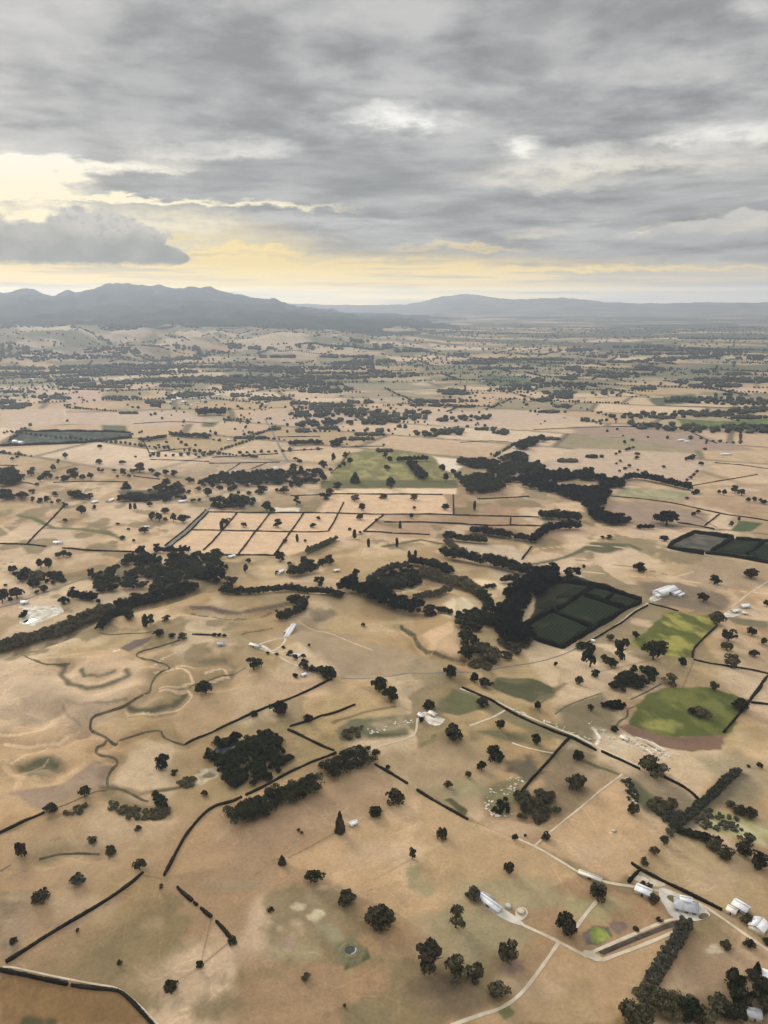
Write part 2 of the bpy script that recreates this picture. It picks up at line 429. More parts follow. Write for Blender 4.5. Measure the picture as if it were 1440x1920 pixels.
g_line([(290, 1262), (330, 1252), (355, 1262), (362, 1280), (340, 1288), (300, 1290)], 6, PALE, .6)
g_line([(375, 1242), (420, 1238), (440, 1252), (432, 1278), (400, 1285), (375, 1297)], 9, (.26, .215, .13), .55, .9)
g_line([(385, 1262), (420, 1256), (428, 1270), (395, 1280)], 6, PALE, .6)
g_line([(365, 1255), (330, 1248)], 6, PALE, .5)
g_poly([(35, 1437), (75, 1420), (100, 1415), (125, 1428), (120, 1450), (90, 1458), (55, 1455)], (.17, .15, .085), .8, 3, 3, .6)
g_line([(45, 1452), (70, 1440), (90, 1425)], 4, (.36, .29, .17), .8)
g_line([(60, 1455), (95, 1457), (118, 1447)], 3, (.36, .3, .18), .8)
g_line([(12, 1440), (40, 1460), (30, 1475)], 16, PINK, .6)
g_line([(200, 1480), (212, 1500), (245, 1512), (275, 1520), (310, 1525)], 26, (.13, .12, .065), .7, .9)
g_line([(205, 1478), (260, 1490), (330, 1478), (365, 1470)], 16, (.15, .125, .07), .7, .9)
g_line([(95, 1535), (130, 1522), (165, 1512)], 13, (.12, .11, .055), .8, .8)
g_line([(0, 1560), (30, 1555)], 20, (.2, .17, .09), .5)
g_blob(385, 1452, 22, 12, (.24, .2, .12), .8); g_blob(395, 1452, 30, 17, CREAM, .35, .3)
g_blob(392, 1452, 17, 8, (.22, .185, .11), .9)
g_blob(95, 1617, 26, 18, (.16, .135, .08), .7); g_blob(110, 1590, 90, 22, (.27, .22, .13), .5)
g_blob(30, 1677, 34, 9, (.12, .115, .055), .7); g_blob(20, 1700, 60, 40, (.29, .23, .145), .5)
g_poly([(0, 1290), (60, 1265), (140, 1300), (200, 1345), (150, 1380), (40, 1330)], (.43, .32, .215), .45, 10, 8)
g_poly([(225, 1215), (255, 1200), (290, 1192), (275, 1205), (240, 1222)], (.2, .15, .12), .8, 2, 1)
g_blob(216, 1221, 9, 5, CREAM, .9)
g_line([(360, 1138), (400, 1141), (450, 1150), (500, 1140), (535, 1132)], 10, (.22, .16, .115), .75, .8)
g_line([(360, 1152), (400, 1157), (435, 1162), (480, 1160), (510, 1148)], 4, (.15, .13, .075), .8)
g_line([(350, 1186), (420, 1186), (460, 1200), (470, 1212)], 12, (.3, .26, .14), .5, .9)
g_line([(455, 1190), (490, 1182), (510, 1178)], 4, (.10, .105, .055), .9)
g_line([(30, 1052), (0, 1060)], 3, (.2, .17, .1), .6)
# --- valley floor, middle
g_poly([(495, 1190), (570, 1160), (700, 1205), (800, 1235), (835, 1255), (740, 1265), (640, 1268), (560, 1205)], (.335, .25, .155), .65, 6, 5)
g_line([(560, 1165), (620, 1188), (700, 1220)], 3, PALE, .8)
g_blob(600, 1150, 35, 10, (.22, .18, .12), .5)
g_line([(752, 1175), (777, 1192), (785, 1212), (802, 1225), (832, 1232), (870, 1240)], 7, (.13, .115, .06), .85, .8)
g_poly([(790, 1192), (850, 1165), (865, 1200), (860, 1232), (810, 1222)], PINK, .7, 4, 4)
g_poly([(735, 1265), (830, 1240), (860, 1262), (760, 1300)], (.33, .26, .155), .4, 8, 6)
g_poly([(828, 1155), (838, 1128), (870, 1122), (886, 1135), (880, 1152), (850, 1160)], (.62, .50, .31), .95, 4, 4, .4, (.72, .62, .44))
g_poly([(740, 1130), (770, 1095), (830, 1075), (930, 1090), (955, 1112), (900, 1122), (850, 1100), (800, 1090)], PALE, .7, 5, 4)
g_poly([(915, 1285), (935, 1270), (1000, 1272), (1035, 1290), (1060, 1282), (1035, 1310), (1000, 1318), (960, 1305)], (.105, .105, .055), .85, 3, 3, .35)
g_poly([(862, 1290), (960, 1330), (1123, 1403), (1110, 1412), (950, 1352), (850, 1312), (800, 1330), (840, 1300)], (.24, .20, .11), .6, 4, 4)
g_poly([(815, 1330), (850, 1292), (905, 1310), (900, 1330), (860, 1342)], (.16, .155, .075), .85, 3, 3, .3)
g_poly([(1000, 1345), (1060, 1360), (1120, 1390), (1105, 1402), (1040, 1372)], (.20, .17, .085), .6, 4, 4)
g_poly([(1040, 1330), (1075, 1318), (1130, 1300), (1150, 1330), (1160, 1370), (1105, 1385), (1060, 1362)], (.25, .2, .12), .7, 5, 5)
g_poly([(630, 1372), (655, 1350), (760, 1340), (780, 1360), (760, 1378), (700, 1388), (650, 1390)], (.20, .185, .105), .75, 3, 3, .5)
g_blob(652, 1380, 22, 13, (.13, .12, .07), .8); g_poly([(690, 1384), (770, 1377), (760, 1365), (690, 1375)], (.11, .11, .06), .7, 2, 2, .5)
g_line([(625, 1355), (680, 1337), (740, 1325)], 9, (.19, .16, .08), .6, .9)
g_line([(790, 1398), (810, 1388), (815, 1380)], 10, (.2, .19, .08), .7)
g_blob(570, 1300, 60, 12, PINK, .5)
g_poly([(880, 1370), (925, 1368), (985, 1380), (1000, 1398), (930, 1385)], (.18, .165, .085), .65, 4, 4)
g_poly([(690, 1420), (840, 1380), (960, 1400), (930, 1470), (880, 1520), (765, 1465)], (.345, .25, .145), .6, 9, 7)
g_blob(870, 1480, 60, 26, (.28, .24, .13), .55); g_blob(985, 1440, 48, 30, (.17, .14, .09), .75); g_blob(1070, 1415, 60, 20, (.19, .165, .08), .6)
g_poly([(1000, 1490), (1060, 1395), (1160, 1440), (1160, 1455), (1060, 1540), (1045, 1540)], (.26, .195, .12), .6, 6, 6, .4)
g_line([(1090, 1425), (1125, 1440), (1160, 1452)], 11, (.14, .125, .06), .7, .9)
g_poly([(910, 1500), (925, 1470), (975, 1455), (985, 1490), (950, 1530), (925, 1530)], (.20, .19, .095), .9, 3, 3, .4)
g_poly([(835, 1500), (845, 1497), (880, 1520), (870, 1530)], (.12, .11, .06), .85, 1.5, 1)
g_poly([(1165, 1450), (1240, 1455), (1320, 1510), (1300, 1560), (1250, 1545), (1190, 1515)], (.25, .2, .125), .55, 6, 6, .3)
g_poly([(1175, 1455), (1200, 1470), (1230, 1500), (1215, 1525), (1180, 1495)], (.14, .135, .07), .7, 4, 4, .4)
g_poly([(1318, 1425), (1380, 1405), (1440, 1440), (1440, 1500), (1385, 1540), (1350, 1500)], (.25, .225, .135), .6, 8, 7, .4)
g_poly([(1310, 1540), (1330, 1515), (1390, 1535), (1440, 1550), (1440, 1590), (1370, 1570), (1320, 1555)], (.34, .31, .13), .9, 4, 4, .4, (.5, .45, .28))
g_line([(1390, 1455), (1340, 1500), (1290, 1545), (1262, 1555)], 34, (.19, .15, .105), .6, .9)
# --- right: watered paddocks and cropping
g_poly([(1255, 1147), (1332, 1155), (1345, 1162), (1340, 1178), (1300, 1215), (1296, 1232), (1255, 1230), (1220, 1226), (1183, 1208), (1205, 1188), (1230, 1167)], (.135, .145, .042), 1, 3, 3, 0, (.31, .28, .075))
g_poly([(1180, 1360), (1213, 1302), (1240, 1292), (1330, 1288), (1400, 1312), (1396, 1330), (1360, 1378), (1250, 1382)], (.125, .14, .042), 1, 3, 4, 0, (.20, .205, .06))
g_blob(1240, 1360, 40, 12, YEL, .4); g_blob(1310, 1335, 26, 8, (.08, .09, .035), .8)
g_poly([(1157, 1362), (1175, 1358), (1250, 1382), (1360, 1378), (1352, 1404), (1290, 1408), (1220, 1398)], (.25, .155, .105), .95, 2, 2)
g_poly([(1195, 1090), (1270, 1092), (1370, 1118), (1365, 1140), (1340, 1150), (1220, 1128)], (.27, .205, .14), .65, 5, 4)
g_poly([(1330, 1040), (1440, 1062), (1440, 1100), (1330, 1110), (1270, 1080)], (.31, .235, .155), .5, 8, 6)
g_line([(1280, 1088), (1330, 1095), (1380, 1108), (1440, 1112)], 4, PALE, .8)
g_line([(1085, 1070), (1160, 1080), (1260, 1083), (1300, 1072)], 4, PALE, .7)
g_line([(1080, 1050), (1180, 1062), (1262, 1080)], 3, (.2, .165, .1), .6)
g_poly([(1355, 1155), (1440, 1165), (1440, 1178), (1380, 1170)], (.23, .2, .12), .7, 3, 3)
g_line([(1000, 1058), (1060, 1045), (1120, 1020), (1180, 1022), (1200, 1030)], 14, (.16, .15, .085), .8, .9)
g_poly([(1085, 1030), (1110, 1018), (1170, 1020), (1180, 1028), (1130, 1038)], (.15, .14, .08), .7, 5, 4)
g_line([(1000, 1030), (1090, 1022), (1190, 1028)], 4, PALE, .6)
g_poly([(1165, 915), (1255, 918), (1290, 925), (1270, 940), (1200, 934), (1150, 930)], (.27, .245, .14), .8, 5, 5, .2, (.42, .37, .22))
g_poly([(1140, 940), (1230, 942), (1330, 965), (1322, 985), (1240, 992), (1160, 980)], (.30, .22, .155), .75, 6, 4)
g_poly([(1387, 977), (1430, 980), (1407, 997), (1370, 995)], (.12, .15, .07), 1, 2, 1)
g_line([(1195, 990), (1270, 985), (1340, 993), (1440, 1002)], 7, (.19, .15, .1), .8, .8)
g_poly([(1105, 1360), (1150, 1372), (1215, 1388), (1264, 1412), (1252, 1426), (1185, 1406), (1130, 1404)], CREAM, .9, 4, 5, .85)
g_line([(1170, 1378), (1185, 1392), (1205, 1402), (1222, 1412)], 4, (.74, .68, .56), .9); g_line([(1195, 1383), (1222, 1392), (1245, 1406)], 5, (.72, .65, .53), .9); g_line([(1112, 1366), (1125, 1385), (1118, 1395)], 7, (.72, .65, .53), .8)
g_line([(1187, 1394), (1210, 1400)], 7, (.14, .13, .08), .8); g_line([(1215, 1396), (1238, 1410)], 6, (.16, .14, .09), .8)
g_poly([(972, 1188), (1000, 1150), (1010, 1088), (1075, 1078), (1198, 1127), (1056, 1213)], (.05, .05, .028), .9, 2, 1)
g_poly([(1256, 1027), (1300, 1002), (1440, 1018), (1440, 1054), (1330, 1037)], (.055, .052, .034), .85, 2, 1)
# --- hedged paddocks
g_poly([(390, 962), (720, 965), (680, 998), (540, 1042), (380, 1034), (330, 1022)], (.60, .42, .265), .85, 5, 3)
g_poly([(515, 952), (562, 952), (560, 959), (515, 960)], CREAM, 1, 2, .5)
g_poly([(622, 927), (830, 928), (850, 964), (720, 964), (600, 962)], (.60, .42, .265), .85, 5, 3)
g_poly([(628, 917), (855, 916), (855, 926), (622, 926)], (.68, .50, .33), .9, 4, 2)
g_poly([(650, 850), (720, 840), (805, 852), (852, 897), (856, 915), (605, 915), (622, 890)], (.245, .225, .095), .95, 6, 5, 0, (.32, .28, .12))
g_poly([(600, 902), (856, 900), (858, 915), (602, 916)], (.17, .16, .075), .85, 5, 3)
g_poly([(815, 857), (882, 862), (868, 872), (850, 888), (830, 878)], CREAM, .9, 5, 3)
g_line([(620, 1020), (590, 1032), (575, 1042)], 7, (.15, .13, .07), .8)
g_line([(625, 1015), (660, 1012), (720, 1014), (780, 1025)], 3, (.26, .2, .12), .6)
g_line([(35, 967), (65, 972), (100, 990), (150, 992), (213, 1003)], 13, (.16, .165, .075), .75, .9)
g_line([(85, 990), (140, 992), (200, 996), (230, 1012)], 14, (.18, .175, .085), .6, .9)
g_poly([(222, 920), (310, 918), (315, 935), (230, 942)], (.14, .13, .075), .8, 6, 5)
g_line([(0, 985), (20, 1000), (45, 1010)], 10, PALE, .4)
g_line([(720, 1025), (790, 1012), (830, 1020)], 14, (.15, .13, .07), .7, .9)
g_poly([(810, 1035), (860, 1020), (960, 1022), (1000, 1050), (930, 1060), (850, 1045)], (.50, .39, .27), .6, 5, 4)
# --- near paddocks, each grazed to a tone of its own
g_poly([(303, 1645), (350, 1560), (403, 1510), (630, 1412), (700, 1433), (790, 1490), (640, 1560), (530, 1610)], (.40, .265, .14), .35, 2, 2)
g_poly([(530, 1612), (640, 1562), (790, 1490), (878, 1537), (1003, 1587), (1087, 1638), (940, 1715), (845, 1780), (740, 1712)], (.50, .34, .19), .4, 2, 2)
g_poly([(878, 1537), (1060, 1545), (1167, 1452), (1003, 1587)], (.33, .22, .125), .5, 2, 2)
g_poly([(1027, 1563), (1167, 1455), (1195, 1515), (1260, 1553), (1200, 1625), (1150, 1655), (1003, 1587)], (.49, .335, .195), .45, 2, 2)
g_poly([(1262, 1556), (1433, 1620), (1440, 1780), (1340, 1705), (1201, 1630)], (.345, .25, .135), .5, 2, 2)
g_poly([(1048, 1767), (1128, 1801), (1275, 1740), (1200, 1880), (1150, 1920), (850, 1920), (979, 1864)], (.45, .305, .17), .4, 2, 2)
g_poly([(0, 1817), (128, 1840), (222, 1854), (290, 1920), (0, 1920)], (.26, .155, .065), .55, 2, 2)
g_poly([(0, 1562), (83, 1524), (200, 1480), (390, 1500), (330, 1590), (262, 1640), (11, 1805), (0, 1800)], (.36, .25, .14), .35, 3, 3)
g_poly([(0, 1690), (55, 1690), (45, 1780), (11, 1805), (0, 1805)], (.27, .2, .125), .6, 3, 3)
g_poly([(347, 1397), (622, 1275), (475, 1250), (385, 1290), (320, 1345)], (.44, .30, .175), .4, 2, 2)
g_line([(397, 1720), (375, 1815), (300, 1870)], 3, (.24, .165, .095), .55); g_line([(436, 1762), (375, 1812), (290, 1868)], 4, (.25, .17, .095), .6)
g_line([(262, 1640), (303, 1648)], 3, (.26, .19, .1), .7); g_line([(880, 1538), (960, 1570)], 3, (.26, .18, .1), .6); g_line([(1003, 1587), (1085, 1638)], 6, (.25, .2, .11), .5)
g_line([(640, 1272), (760, 1330), (790, 1340)], 3, (.3, .21, .13), .5); g_line([(1280, 1290), (1300, 1240)], 3, (.25, .18, .1), .6); g_line([(1120, 1260), (1250, 1232), (1300, 1238)], 4, (.26, .2, .11), .5)
g_line([(1145, 1562), (1150, 1557)], 5, PALE, .8)
# --- near ground
g_poly([(440, 1560), (600, 1480), (690, 1430), (740, 1480), (600, 1560), (470, 1640), (380, 1600)], (.32, .215, .135), .45, 14, 8)
g_line([(480, 1508), (450, 1522), (400, 1580)], 18, (.36, .26, .16), .4)
g_line([(540, 1608), (590, 1583), (632, 1560)], 3, (.24, .17, .11), .9)
g_line([(530, 1622), (580, 1643), (660, 1680), (740, 1712), (840, 1780)], 5, (.30, .215, .13), .6)
g_line([(773, 1610), (700, 1650)], 4, (.30, .22, .14), .6)
g_blob(775, 1640, 16, 30, (.30, .255, .135), .7); g_blob(800, 1665, 30, 16, (.31, .26, .145), .5)
g_blob(592, 1716, 20, 12, (.50, .42, .27), .9); g_blob(560, 1700, 16, 10, (.46, .38, .25), .7)
g_poly([(580, 1722), (620, 1728), (648, 1760), (630, 1772), (596, 1745)], (.27, .24, .145), .7, 3, 3)
g_poly([(655, 1800), (688, 1778), (694, 1796), (660, 1812), (645, 1820)], (.10, .115, .05), .95, 1.5, 1)
g_blob(657, 1784, 31, 26, (.24, .21, .12), .8)
g_blob(545, 1785, 70, 24, (.30, .25, .145), .5); g_blob(690, 1900, 80, 25, (.26, .205, .11), .6); g_blob(400, 1890, 70, 34, (.26, .2, .11), .6)
g_blob(545, 1770, 26, 14, (.29, .2, .15), .5); g_blob(110, 1735, 60, 10, (.29, .20, .13), .6)
g_blob(440, 1660, 70, 16, (.29, .22, .14), .5); g_blob(290, 1730, 34, 18, (.29, .21, .12), .5)
g_blob(880, 1750, 110, 60, (.28, .235, .135), .55); g_blob(850, 1870, 90, 40, (.25, .18, .11), .6); g_blob(805, 1850, 60, 20, (.21, .155, .095), .6)
g_blob(960, 1675, 110, 30, (.31, .265, .15), .5); g_blob(1120, 1705, 70, 30, (.30, .26, .135), .6)
g_blob(945, 1895, 20, 12, (.19, .19, .08), .7); g_blob(960, 1812, 30, 18, (.27, .19, .145), .6)
g_poly([(1092, 1756), (1112, 1737), (1140, 1738), (1150, 1756), (1125, 1772), (1100, 1772)], (.15, .13, .10), .9, 1.5, 1)
g_poly([(1103, 1750), (1117, 1739), (1133, 1742), (1144, 1757), (1122, 1769), (1106, 1765)], (.20, .24, .06), 1, .8, .6, 0, (.28, .31, .085))
g_blob(1102, 1758, 11, 10, (.20, .15, .125), .85); g_blob(1160, 1738, 24, 12, (.25, .18, .145), .7)
g_poly([(1180, 1640), (1205, 1632), (1250, 1655), (1235, 1672), (1196, 1662)], (.34, .27, .17), .8, 3, 3, .3, CREAM)
g_blob(1262, 1684, 22, 9, (.30, .255, .14), .9)
g_poly([(1200, 1900), (1300, 1850), (1380, 1870), (1440, 1900), (1440, 1920), (1160, 1920)], (.24, .165, .095), .75, 6, 6)
g_poly([(1270, 1780), (1330, 1760), (1400, 1810), (1380, 1880), (1270, 1860)], (.30, .205, .125), .6, 10, 8)
g_blob(1340, 1780, 30, 8, (.44, .36, .24), .6, .6, .3)
g_blob(72, 1916, 40, 12, (.12, .10, .05), .7); g_blob(30, 1740, 40, 40, (.33, .235, .15), .5)
for px, py, q in ((980, 1550, 80), (1100, 1600, 90), (1350, 1650, 90), (700, 1600, 110), (300, 1830, 110), (150, 1700, 90), (1000, 1850, 80), (640, 1540, 80)):
    g_blob(px, py, q, q * .35, (.435, .315, .20), .45, .9)
# --- farther paddocks that stand out
g_poly([(30, 811), (100, 809), (207, 810), (245, 812), (247, 820), (160, 831), (0, 836), (5, 830), (22, 825)], (.065, .078, .06), .95, 6, 3, 0, (.12, .14, .11))
g_poly([(190, 796), (235, 795), (240, 812), (195, 812)], (.16, .16, .08), .9, 8, 4)
g_poly([(1270, 785), (1350, 790), (1440, 785), (1440, 805), (1330, 803), (1280, 797)], (.14, .18, .06), .95, 10, 5, 0, (.22, .26, .08))
g_poly([(1215, 748), (1300, 740), (1312, 755), (1230, 760)], (.13, .15, .08), .9, 14, 6)
g_poly([(905, 703), (990, 705), (1000, 725), (900, 722)], (.13, .16, .09), .8, 20, 8)
g_poly([(1262, 690), (1320, 684), (1330, 698), (1265, 700)], (.20, .215, .15), .8, 20, 8)
g_poly([(380, 785), (412, 790), (400, 800), (380, 800)], (.15, .17, .075), .9, 10, 4)
g_poly([(1070, 800), (1200, 798), (1280, 805), (1420, 845), (1300, 845), (1180, 822), (1080, 815)], (.33, .24, .18), .7, 12, 6)
g_poly([(1080, 840), (1300, 850), (1320, 880), (1280, 905), (1150, 895), (1020, 880)], (.48, .36, .255), .7, 14, 6)
g_poly([(800, 772), (1020, 768), (1100, 790), (960, 800), (830, 800)], (.49, .37, .27), .8, 16, 8)
g_poly([(400, 690), (520, 700), (560, 715), (430, 705)], (.15, .16, .11), .5, 20, 8)
g_poly([(470, 772), (700, 770), (700, 792), (600, 800), (470, 790)], (.47, .35, .25), .8, 16, 8)
g_poly([(130, 735), (185, 732), (195, 752), (130, 758)], (.47, .33, .26), .9, 12, 4)
g_poly([(0, 768), (125, 766), (120, 795), (30, 805), (0, 800)], (.49, .37, .265), .8, 14, 6)
g_poly([(100, 775), (330, 770), (420, 790), (300, 800), (130, 795)], (.49, .37, .275), .6, 14, 6)

Fq = []
na = len(az)
i0 = np.arange(len(rows) - 1)[:, None] * na; j = np.arange(na)[None, :]; j2 = (j + 1) % na
Fq = np.stack([i0 + j, i0 + na + j, i0 + na + j2, i0 + j2], -1).reshape(-1, 4)[:, ::-1]
m, t, b = material('dry_pasture', .95, .04)
att = t.node('ShaderNodeAttribute', attribute_name='grass').outputs['Color']
pos = t.node('ShaderNodeNewGeometry').outputs['Position']
f1 = t.ss(t.noise(pos, .5, 5, .7), .25, .75, .86, 1.14); f2 = t.ss(t.noise(pos, .05, 6, .62), .25, .75, .88, 1.12)
f = t.math('MULTIPLY', f1, f2)
cc = t.vmath('SCALE', att, f)
tuft = t.math('MULTIPLY', t.ss(t.noise(pos, .16, 6, .72), .54, .66), t.ss(t.noise(pos, .012, 4, .6), .42, .62))
cc = t.mix(t.math('MULTIPLY', tuft, .42), cc, t.vmath('MULTIPLY', cc, (.50, .53, .46)))
bare = t.math('MULTIPLY', t.ss(t.noise(t.vmath('ADD', pos, (91, 13, 0)), .09, 5, .7), .58, .68), .35)
cc = t.mix(bare, cc, t.vmath('MULTIPLY', cc, (1.28, 1.26, 1.26)))
# paths that stock have trodden: thin pale windings
tr = t.math('ABSOLUTE', t.math('SUBTRACT', t.noise(pos, .011, 3, .5, .6), .5)); tr2 = t.math('ABSOLUTE', t.math('SUBTRACT', t.noise(t.vmath('ADD', pos, (400, 70, 0)), .017, 3, .5, .4), .5))
path = t.math('MULTIPLY', t.math('MAXIMUM', t.ss(tr, .0065, .002), t.ss(tr2, .006, .002)), t.ss(t.noise(pos, .02, 2), .45, .6))
cc = t.mix(t.math('MULTIPLY', path, .38), cc, t.vmath('MULTIPLY', cc, (1.4, 1.38, 1.35)))
t.l.new(cc, b.inputs['Base Color'])
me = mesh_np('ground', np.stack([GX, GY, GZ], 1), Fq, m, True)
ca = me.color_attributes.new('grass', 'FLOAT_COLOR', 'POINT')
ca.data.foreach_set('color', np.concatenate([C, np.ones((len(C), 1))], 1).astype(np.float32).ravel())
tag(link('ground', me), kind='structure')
del GX, GY, GZ, GR, C, n1, n2, n3, iu1, iv1, iu2, iv2, fu1, fu2, fv1, fv2, A, RR

# ------------------------------------------------------------------ mountain and far hills
def range_mesh(name, sky, rc, r0, r1, az0, az1, na_, nr, mat, rough=90., jag=12., seed=1, foot=0.):
    sky = np.array(sky, float); saz = []; sz = []
    for px, py in sky:
        d = ray(px, py); hr = math.hypot(d[0], d[1]); saz.append(math.degrees(math.atan2(d[0], d[1]))); sz.append(EYE + rc * d[2] / hr)
    a = np.linspace(az0, az1, na_); rr = np.linspace(r0, r1, nr)
    Aa, Rr = np.meshgrid(np.radians(a), rr); x = (Rr * np.sin(Aa)).ravel(); y = (Rr * np.cos(Aa)).ravel()
    top = np.interp(np.degrees(Aa.ravel()), saz, sz)
    r = Rr.ravel() + 500 * (fbm(x / 1500, y / 1500, 3, seed + 9) - .5)
    up = np.clip((r - r0) / (rc - r0), 0, 1); dn = np.clip((r1 - r) / (r1 - rc), 0, 1)
    prof = np.minimum(up ** 1.25, dn)
    g = height(x, y)
    rid = 1 - np.abs(2 * fbm(x / 900, y / 1500, 5, seed) - 1)
    z = g * (1 - prof) - 6 + (top) * prof + rough * (rid - .62) * prof * np.clip((1 - prof) * 2.6, .0, 1) + jag * (fbm(x / 260, y / 400, 4, seed + 3) - .5) * sstep(.25, 1, prof)
    z = np.where(prof <= 0, g - 30, z)
    k = np.arange(nr - 1)[:, None] * na_; jj = np.arange(na_ - 1)[None, :]
    Fm = np.stack([k + jj, k + jj + 1, k + na_ + jj + 1, k + na_ + jj], -1).reshape(-1, 4)
    return tag(link(name, mesh_np(name, np.stack([x, y, z], 1), Fm, mat, True)), kind='structure')
mt = noisy('mountain_forest', (.012, .017, .012, 1), (.040, .046, .030, 1), .004, .95, .05, 8)
range_mesh('mountain', [(-900, 600), (-500, 575), (-200, 560), (0, 552), (30, 549), (62, 545), (85, 549), (100, 553), (120, 550), (130, 547), (142, 551), (160, 544), (180, 540), (215, 538), (240, 533), (258, 536), (272, 533), (290, 538), (305, 537), (340, 541), (390, 542), (415, 546), (440, 553), (480, 561), (520, 568), (560, 577), (640, 590), (760, 604), (850, 618)],
           12300, 6300, 16500, -50, 5.5, 420, 130, mt, 430, 170, 21)
ht = noisy('far_hill_scrub', (.13, .13, .095, 1), (.33, .28, .20, 1), .0013, .95, .05, 6)
range_mesh('hills', [(-900, 576), (0, 572), (400, 571), (520, 569), (600, 572), (700, 574), (760, 572), (800, 564), (835, 554), (870, 551), (900, 555), (950, 561), (1000, 560), (1050, 558), (1090, 561), (1140, 567), (1200, 570), (1300, 568), (1440, 567), (1700, 568), (2300, 574)],
           22500, 15500, 28500, -48, 48, 520, 70, ht, 220, 90, 61)
# ------------------------------------------------------------------ tracks, roads, creeks: draped strips of the ground
def smooth_path(pts, step):
    """ground points along a polyline given in the photograph, resampled every step metres with rounded corners"""
    P = np.array([at(*p)[:2] for p in pts])
    for _ in range(2):
        if len(P) > 2:
            Q = [P[0]]
            for a, b_ in zip(P[:-1], P[1:]): Q += [a * .75 + b_ * .25, a * .25 + b_ * .75]
            P = np.array(Q + [P[-1]])
    s = np.concatenate([[0], np.cumsum(np.hypot(*np.diff(P, axis=0).T))])
    n = max(2, int(s[-1] / step) + 1); u = np.linspace(0, s[-1], n)
    return np.stack([np.interp(u, s, P[:, 0]), np.interp(u, s, P[:, 1])], 1), u
def normals(P):
    t = np.gradient(P, axis=0); t /= np.hypot(t[:, 0], t[:, 1])[:, None] + 1e-9
    return np.stack([-t[:, 1], t[:, 0]], 1)
def strip(name, pts, wpx, mat, lift=.12, kind='structure', wob_=.25):
    d = depth(*at(*pts[len(pts) // 2])[:2]); w = wpx * d / F_PX
    P, u = smooth_path(pts, max(2., d / 260)); N = normals(P)
    k = np.linspace(-.5, .5, 5); off = w * (1 + wob_ * 2 * (fbm(u / (w * 2 + 6), u * 0, 3, 7) - .5))
    v = P[:, None, :] + N[:, None, :] * (k[None, :] * off[:, None])[:, :, None]
    z = height(v[..., 0], v[..., 1]) + lift + d * 1e-4 - .05 * np.abs(k)[None, :]
    V = np.concatenate([v, z[..., None]], 2).reshape(-1, 3)
    n = len(P); i = np.arange(n - 1)[:, None] * 5; j = np.arange(4)[None, :]
    Fm = np.stack([i + j, i + j + 1, i + 5 + j + 1, i + 5 + j], -1).reshape(-1, 4)[:, ::-1]
    return tag(link(name, mesh_np(name, V, Fm, mat, True)), kind=kind)
def patch(name, pts, mat, lift=.1, kind='structure', wobble=.0, n=3):
    """a level sheet on the ground inside an outline given in the photograph"""
    P = np.array([at(*p)[:2] for p in pts])
    for _ in range(n - 1):
        Q = []
        for a, b_ in zip(P, np.roll(P, -1, 0)): Q += [a * .75 + b_ * .25, a * .25 + b_ * .75]
        P = np.array(Q)
    c = P.mean(0)
    if wobble: P = P + wobble * (np.stack([fbm(P[:, 0] / 5, P[:, 1] / 5, 2, 3), fbm(P[:, 0] / 5, P[:, 1] / 5, 2, 8)], 1) - .5) * 2
    rings = [P, c + (P - c) * .66, c + (P - c) * .33]; V = np.concatenate(rings + [c[None, :]])
    z = height(V[:, 0], V[:, 1]) + lift + depth(*c) * 1e-4
    nn = len(P); i = np.arange(nn); i2 = (i + 1) % nn
    f4 = np.concatenate([np.stack([i + q * nn, i2 + q * nn, i2 + (q + 1) * nn, i + (q + 1) * nn], 1) for q in (0, 1)])
    f3 = np.stack([i + 2 * nn, i2 + 2 * nn, i * 0 + 3 * nn], 1)
    return tag(link(name, mesh_np(name, np.concatenate([V, z[:, None]], 1), [f4, f3], mat, True)), kind=kind)

for p, w in (
    ([(862, 1291), (905, 1306), (960, 1330), (1050, 1368), (1123, 1403), (1200, 1438)], 5),
    ([(1167, 1452), (1100, 1505), (1027, 1563), (1003, 1586)], 4),
    ([(966, 1571), (1003, 1587), (1050, 1615), (1087, 1638), (1120, 1650), (1150, 1658), (1193, 1663), (1234, 1671), (1262, 1674), (1296, 1686), (1340, 1711), (1401, 1756), (1445, 1785)], 6),
    ([(938, 1716), (979, 1734), (1046, 1765), (1096, 1792), (1128, 1801)], 7),
    ([(1048, 1767), (1015, 1815), (979, 1864), (940, 1892), (900, 1903), (845, 1923)], 7),
    ([(1119, 1690), (1100, 1712), (1079, 1741)], 7),
    ([(1094, 1793), (1170, 1760), (1246, 1727), (1275, 1722)], 7),
    ([(1128, 1801), (1200, 1775), (1262, 1749), (1275, 1738)], 7),
    ([(507, 1222), (535, 1241), (585, 1258), (622, 1274)], 4.5),
    ([(478, 1212), (505, 1203), (530, 1197), (537, 1200), (530, 1210), (515, 1220), (507, 1222)], 5),
    ([(478, 1213), (495, 1220), (507, 1222)], 6),
    ([(585, 1260), (572, 1268)], 4),
    ([(673, 1413), (720, 1397), (775, 1381), (781, 1370), (783, 1347)], 4),
    ([(880, 1361), (915, 1350), (947, 1332)], 5),
    ([(960, 1393), (985, 1402), (1005, 1407), (1040, 1413)], 4),
    ([(0, 1817), (11, 1811), (70, 1824), (128, 1836), (175, 1845), (222, 1852), (255, 1878), (296, 1922)], 4),
    ([(1440, 1090), (1405, 1112), (1374, 1136)], 3.5),
    ([(1215, 1131), (1170, 1162), (1120, 1193), (1080, 1216)], 4),
    ([(120, 770), (124, 782)], 3), ([(1290, 880), (1340, 865)], 2.5),
    ([(155, 922), (168, 905)], 2.5), ([(240, 1042), (215, 1055)], 2)):
    strip('track', p, w, M['track'])
